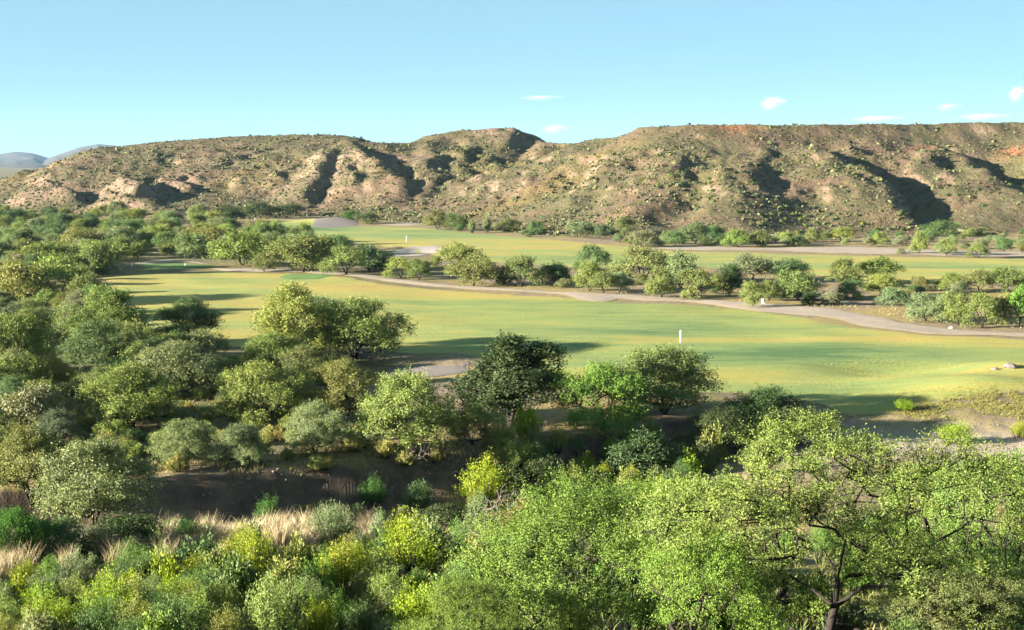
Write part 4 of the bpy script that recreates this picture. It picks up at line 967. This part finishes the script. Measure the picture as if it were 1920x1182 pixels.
def green_straw():
    b = NB('green_grass'); t = b.attr('tint')
    return b.finish(b.ramp(t, [(0.0, (0.06, 0.085, 0.02)), (0.6, (0.13, 0.15, 0.035)), (1.0, (0.26, 0.23, 0.08))]), 0.8)
GGRASS = green_straw()
cover('dry_grass', [([(-60, 760), (420, 740), (700, 830), (980, 860), (980, 885), (640, 880), (320, 890), (-60, 900)], 0.35), ([(-60, 1040), (700, 975), (960, 1000), (960, 1230), (-60, 1230)], 0.35), ([(640, 512), (900, 530), (1300, 560), (1920, 590), (1920, 618), (1640, 590), (1100, 548), (700, 522)], 0.15), ([(1160, 440), (1960, 436), (1960, 470), (1500, 462)], 0.1)], 12000, (0.2, 0.6), 0.03, straw_material('short_straw', [(0.0, (0.20, 0.15, 0.06)), (0.6, (0.34, 0.265, 0.10)), (1.0, (0.50, 0.41, 0.20))]), 'straw-coloured dry grass over the bluff and the valley brush', 41)
cover('green_grass', [([(-60, 640), (420, 665), (760, 780), (980, 860), (640, 880), (320, 890), (-60, 900)], 0.4), ([(-60, 1060), (700, 1000), (1300, 960), (1940, 960), (1940, 1260), (-60, 1260)], 0.6)], 11000, (0.3, 0.75), 0.04, GGRASS, 'green undergrowth grass between the shrubs', 43, 7)

def yellow_rough():
    b = NB('rough_grass'); t = b.attr('tint')
    return b.finish(b.ramp(t, [(0.0, (0.12, 0.14, 0.03)), (0.6, (0.27, 0.25, 0.06)), (1.0, (0.42, 0.36, 0.13))]), 0.8)
cover('rough_grass', [([(1640, 745), (1780, 735), (1960, 715), (1960, 800), (1820, 775), (1720, 790)], 0.7), ([(1560, 688), (1650, 674), (1780, 684), (1750, 702), (1640, 712)], 0.3)], 9000, (0.10, 0.32), 0.026, yellow_rough(), 'yellow-green rough grass on the knoll at the right', 47, 9, 0.8, -0.3, [PATHP])
def stones():
    rng = np.random.RandomState(59); t = (1 + 5 ** .5) / 2
    B = unit(np.array([(-1, t, 0), (1, t, 0), (-1, -t, 0), (1, -t, 0), (0, -1, t), (0, 1, t), (0, -1, -t), (0, 1, -t), (t, 0, -1), (t, 0, 1), (-t, 0, -1), (-t, 0, 1)], float))
    T = np.array([(0, 11, 5), (0, 5, 1), (0, 1, 7), (0, 7, 10), (0, 10, 11), (1, 5, 9), (5, 11, 4), (11, 10, 2), (10, 7, 6), (7, 1, 8), (3, 9, 4), (3, 4, 2), (3, 2, 6), (3, 6, 8), (3, 8, 9), (4, 9, 5), (2, 4, 11), (6, 2, 10), (8, 6, 7), (9, 8, 1)])
    P = np.concatenate([in_px(p, k, rng) for p, k in (([(300, 890), (640, 875), (1000, 850), (1000, 960), (640, 990), (320, 1000)], 420), ([(1560, 790), (1920, 790), (1920, 870), (1640, 860)], 160), ([(1820, 670), (1930, 660), (1930, 690), (1840, 690)], 60))])
    X, Y = hit(P[:, 0], P[:, 1]); Z = height(X, Y); n = len(X)
    r = 0.04 + 0.13 * rng.rand(n) ** 3
    V = (B[None] * (0.75 + 0.5 * rng.rand(n, 12))[..., None] * np.array([1.2, 1, 0.7])) * r[:, None, None] + np.stack([X, Y, Z], -1)[:, None]
    F = (T[None] + (np.arange(n) * 12)[:, None, None]).reshape(-1, 3)
    tag(link('stones', mesh_np('stones', V.reshape(-1, 3), F, [STONE])), 'small loose stones on the wash bank and sand', None, None, 'stuff')
STONE = sand_material('pale_stone', (0.12, 0.10, 0.085), (0.28, 0.24, 0.20), 0.8, False)
stones()
# ------------------------------------------------------------------ small man-made things
def lathe(prof, sides=10):
    V = []; F = []
    for r, z in prof: V += [(r * math.cos(2 * math.pi * k / sides), r * math.sin(2 * math.pi * k / sides), z) for k in range(sides)]
    for i in range(len(prof) - 1):
        for k in range(sides): F.append((i * sides + k, i * sides + (k + 1) % sides, (i + 1) * sides + (k + 1) % sides, (i + 1) * sides + k))
    return np.array(V), np.array(F)
def ground_pt(u, v):
    x, y = hit(u, v); return float(x[0]), float(y[0]), float(height(x, y)[0])
def box_mesh(name, sx, sy, sz, mat, z0=0, bev=0.02):
    V, F = [], []
    pr = [(1 - 2 * bev, 0), (1, bev * sz), (1, sz - bev * sz), (1 - 2 * bev, sz)]
    for k, z in pr: V += [(-sx / 2 * k, -sy / 2 * k, z + z0), (sx / 2 * k, -sy / 2 * k, z + z0), (sx / 2 * k, sy / 2 * k, z + z0), (-sx / 2 * k, sy / 2 * k, z + z0)]
    for i in range(3):
        for k in range(4): F.append((4 * i + k, 4 * i + (k + 1) % 4, 4 * i + 4 + (k + 1) % 4, 4 * i + 4 + k))
    F += [(3, 2, 1, 0), (12, 13, 14, 15)]
    return mesh_np(name, np.array(V), np.array(F), [mat])
def marker(u, v, hm, r, label, flag=False):
    x, y, z = ground_pt(u, v); o = tag(link('flagstick' if flag else 'marker_pole', None, (x, y, z)), label, 'golf flag' if flag else 'marker pole')
    V, F = lathe([(r, -0.2), (r, hm * 0.97), (r * 0.8, hm), (0.001, hm + 0.01)]); link('pole', mesh_np('pole', V, F, [WHITE], True), parent=o)
    if flag:
        gx, gz = np.meshgrid(np.linspace(0, 1, 9), np.linspace(0, 1, 5)); wv = 0.05 * np.sin(gx * 7) * gx
        top = np.stack([gx * 0.62, wv, hm - 0.02 - 0.46 * gz], -1).reshape(-1, 3); th = top + np.array([0, 0.012, 0]); i = np.arange(45).reshape(5, 9)
        q = np.stack([i[:-1, :-1], i[:-1, 1:], i[1:, 1:], i[1:, :-1]], -1).reshape(-1, 4)
        link('flag', mesh_np('flag', np.concatenate([top, th]), np.concatenate([q, q[:, ::-1] + 45]), [WHITE], True), parent=o)
    else:
        V, F = lathe([(r * 2.2, -0.05), (r * 2.2, 0.03), (r * 1.2, 0.06), (0.001, 0.06)]); link('base', mesh_np('base', V, F, [WHITE], True), parent=o)
marker(1276, 644, 2.0, 0.085, 'white pole standing on the bright green of the near fairway')
marker(762, 454, 2.1, 0.06, 'thin white pole on the far fairway above the sand bunker')
marker(477, 419, 2.2, 0.06, 'small white flag on the farthest green below the dark trees', True)
marker(247, 500, 1.1, 0.11, 'short white post at the left end of the small sunken green')
marker(347, 499, 0.6, 0.10, 'stubby pale post at the right end of the small sunken green')
def cooler():
    x, y, z = ground_pt(1431, 571); o = tag(link('water_cooler_stand', None, (x, y, z), 0.4), 'pale green-white box on a stand beside the cart path', 'box'); o.scale = (0.8, 0.8, 0.8)
    PALE = flat_material('pale_green_plastic', (0.55, 0.68, 0.60))
    link('cabinet', box_mesh('cabinet', 0.75, 0.6, 0.75, PALE, 0.55), parent=o)
    link('lid', box_mesh('lid', 0.82, 0.66, 0.10, WHITE, 1.304), parent=o)
    m = box_mesh('leg', 0.09, 0.09, 0.56, PALE, -0.02)
    for sx in (-0.3, 0.3):
        for sy in (-0.22, 0.22): link('leg', m, (sx, sy, 0), parent=o)
cooler()
def boulder(u, v, r, col, label, seed):
    import bmesh
    bm = bmesh.new(); bmesh.ops.create_icosphere(bm, subdivisions=3, radius=1)
    P = np.array([tuple(q.co) for q in bm.verts]); k = 1 + 0.28 * pnoise(P[:, 0] * 1.3 + seed, P[:, 1] * 1.3 + P[:, 2] * 1.1, seed) + 0.12 * pnoise(P[:, 0] * 4, P[:, 1] * 4 + P[:, 2] * 3, seed + 1)
    for q, s in zip(bm.verts, k): q.co = Vector((q.co.x * s * 1.3, q.co.y * s, q.co.z * s * 0.65))
    me = bpy.data.meshes.new('boulder'); bm.to_mesh(me); bm.free(); me.materials.append(col)
    x, y, z = ground_pt(u, v); tag(link('boulder', me, (x, y, z + r * 0.2), seed, (r, r, r)), label, 'rock')
boulder(1783, 616, 0.28, WHITE, 'white rock beside the cart path below the right grove', 3)
boulder(1895, 690, 0.7, GRAV_AND_SHADE, 'pinkish grey rock outcrop on the knoll at the right edge', 6)
boulder(1865, 694, 0.4, GRAV_AND_SHADE, 'smaller grey rock left of the outcrop on the knoll', 9)

# ------------------------------------------------------------------ distant mountains
def mountains():
    b = NB('mountain_slope'); n = b.noise(0.004, 6, 0.65); n2 = b.noise(0.03, 5, 0.7)
    m = b.finish(b.ramp(b.math('ADD', b.math('MULTIPLY', n, .6), b.math('MULTIPLY', n2, .4)), [(0.3, (0.035, 0.038, 0.034)), (0.7, (0.11, 0.10, 0.085))]), 0.95, n2, 1.0, 12)
    for pts, d, wid in (([(-900, 300), (-300, 286), (-120, 294), (-30, 293), (30, 284), (60, 287), (100, 299), (150, 312), (260, 335), (420, 345)], 10500.0, 1500.0), ([(-260, 352), (-100, 345), (0, 328), (60, 308), (110, 290), (150, 276), (185, 270), (215, 273), (260, 289), (330, 310), (450, 335), (700, 345)], 9000.0, 1400.0)):
        xs = np.array([at_depth(u, v, d)[0] for u, v in pts]); zs = np.array([at_depth(u, v, d)[2] for u, v in pts])
        gx, gy = np.meshgrid(np.linspace(xs[0], xs[-1], 260), np.linspace(-1, 1, 90))
        ridge_off = 60 * pnoise(gx / 400, gx * 0 + 2.2, 95)
        z = np.interp(gx, xs, zs) + 10; q = d / 5000.0
        prof = (1 - np.abs(gy)) ** 1.15
        zz = z * prof * (1 + 0.0 * gx) + 16 * q * (ridged(gx / 320 / q, gy * 1.3 + gx / 900 / q, 96, 4) - 1.1) * prof * np.minimum(np.abs(gy) * 2, 1) - 10
        yy = d + np.where(gy < 0, 4.6, 1.0) * gy * wid + ridge_off
        V = np.stack([gx * yy / d, yy, zz], -1).reshape(-1, 3); i = np.arange(gx.size).reshape(gx.shape)
        F = np.stack([i[:-1, :-1], i[:-1, 1:], i[1:, 1:], i[1:, :-1]], -1).reshape(-1, 4)
        tag(link('mountain', mesh_np('mountain', V, F, [m], True)), kind='structure')
mountains()

# ------------------------------------------------------------------ air and clouds
def haze():
    b = NB('haze_air'); v = b.n('ShaderNodeVolumePrincipled'); v.inputs['Color'].default_value = (0.42, 0.68, 1.0, 1); v.inputs['Density'].default_value = 1.6e-5
    v.inputs['Anisotropy'].default_value = 0.0
    b.l(v.outputs[0], b.out.inputs['Volume'])
    x0, x1, y0, y1, z0, z1 = -9000, 9000, -1500, 12500, -75, 330
    V = np.array([(x, y, z) for z in (z0, z1) for y in (y0, y1) for x in (x0, x1)], float)
    F = np.array([(0, 2, 3, 1), (4, 5, 7, 6), (0, 1, 5, 4), (2, 6, 7, 3), (0, 4, 6, 2), (1, 3, 7, 5)])
    tag(link('haze', mesh_np('haze', V, F, [b.m])), kind='stuff')
haze()
def clouds():
    import bmesh
    b = NB('cloud_vapour'); co = b.n('ShaderNodeTexCoord').outputs['Object']
    ln = b.n('ShaderNodeVectorMath', operation='LENGTH'); b.l(co, ln.inputs[0])
    n = b.noise(2.2, 6, 0.65, b.n('ShaderNodeNewGeometry').outputs['Position'] if False else co)
    d = b.math('SUBTRACT', b.math('ADD', b.math('MULTIPLY', n, 2.6), -0.75), ln.outputs['Value'])
    d = b.math('MULTIPLY', b.math('MAXIMUM', d, 0.0), b.math('MULTIPLY', b.n('ShaderNodeObjectInfo').outputs['Alpha'], 0.03))
    v = b.n('ShaderNodeVolumePrincipled'); v.inputs['Color'].default_value = (1, 1, 1, 1); b.l(d, v.inputs['Density']); b.l(v.outputs[0], b.out.inputs['Volume'])
    bm = bmesh.new(); bmesh.ops.create_icosphere(bm, subdivisions=2, radius=1.0); me = bpy.data.meshes.new('cloud'); bm.to_mesh(me); bm.free(); me.materials.append(b.m)
    for u, v_, wd, hh_, lb in ((1447, 192, 56, 26, 'brightest small puffy white cloud above the right mesa'), (1038, 241, 60, 20, 'flat white cloud over the saddle left of the right mesa'), (1906, 175, 40, 34, 'white cloud touching the right edge of the sky'), (1775, 200, 60, 18, 'thin white cloud left of the edge cloud'), (1640, 222, 110, 14, 'faint flat cloud low over the right mesa crest'), (1840, 218, 110, 14, 'faint flat cloud low over the far right crest'), (1010, 183, 90, 10, 'thin pale cloud streak over the centre peak')):
        x, y, z = at_depth(u, v_, 16000.0); k = 16000.0 / FPX
        tag(link('cloud', me, (x, y, z), 0, (wd * k * 0.62, wd * k * 0.5, hh_ * k * 0.75)), lb, 'cloud').color = (1, 1, 1, 0.10 if ('faint' in lb or 'thin' in lb) else (0.16 if 'flat' in lb else 0.4))
clouds()

# ------------------------------------------------------------------ a label of its own for each scattered plant
def to_px(x, y, z):
    c, t = math.cos(PITCH), math.sin(PITCH); dz = z - CAM_H
    f = y * c - dz * t; up = y * t + dz * c
    return 960 + FPX * x / f, 591 - FPX * up / f
def own_labels():
    by = {}
    for o, base, marks in SCAT:
        u, v = to_px(*o.location); m = min(marks, key=lambda q: (q[0] - u) ** 2 + 3 * (q[1] - v) ** 2)
        du, dv = u - m[0], v - m[1]
        rel = ('right of' if du > 0 else 'left of') if abs(du) > 1.6 * abs(dv) else ('in front of' if dv > 0 else 'behind')
        far = 'close ' if math.hypot(du, dv) < 60 else ''
        wide = o.scale[0] * (1 if len(o.children) else 0) 
        by.setdefault('%s %s%s %s' % (base, far, rel, m[2]), []).append((u, o))
    words = ['leftmost', 'second from left', 'third from left', 'fourth from left', 'fifth from left', 'sixth from left']
    for lb, L in by.items():
        L.sort(key=lambda q: q[0])
        for i, (u, o) in enumerate(L):
            if len(L) == 1: o['label'] = lb
            elif len(L) == 2: o['label'] = lb + (', the left one', ', the right one')[i]
            elif len(L) <= 7: o['label'] = lb + ', ' + (words[i] if i < len(L) - 1 else 'rightmost')
            else: o['label'] = lb; o['group'] = lb.replace(' shrub', ' shrubs').replace(' mesquite in', ' mesquites in').replace(' clump ', ' clumps ')
own_labels()
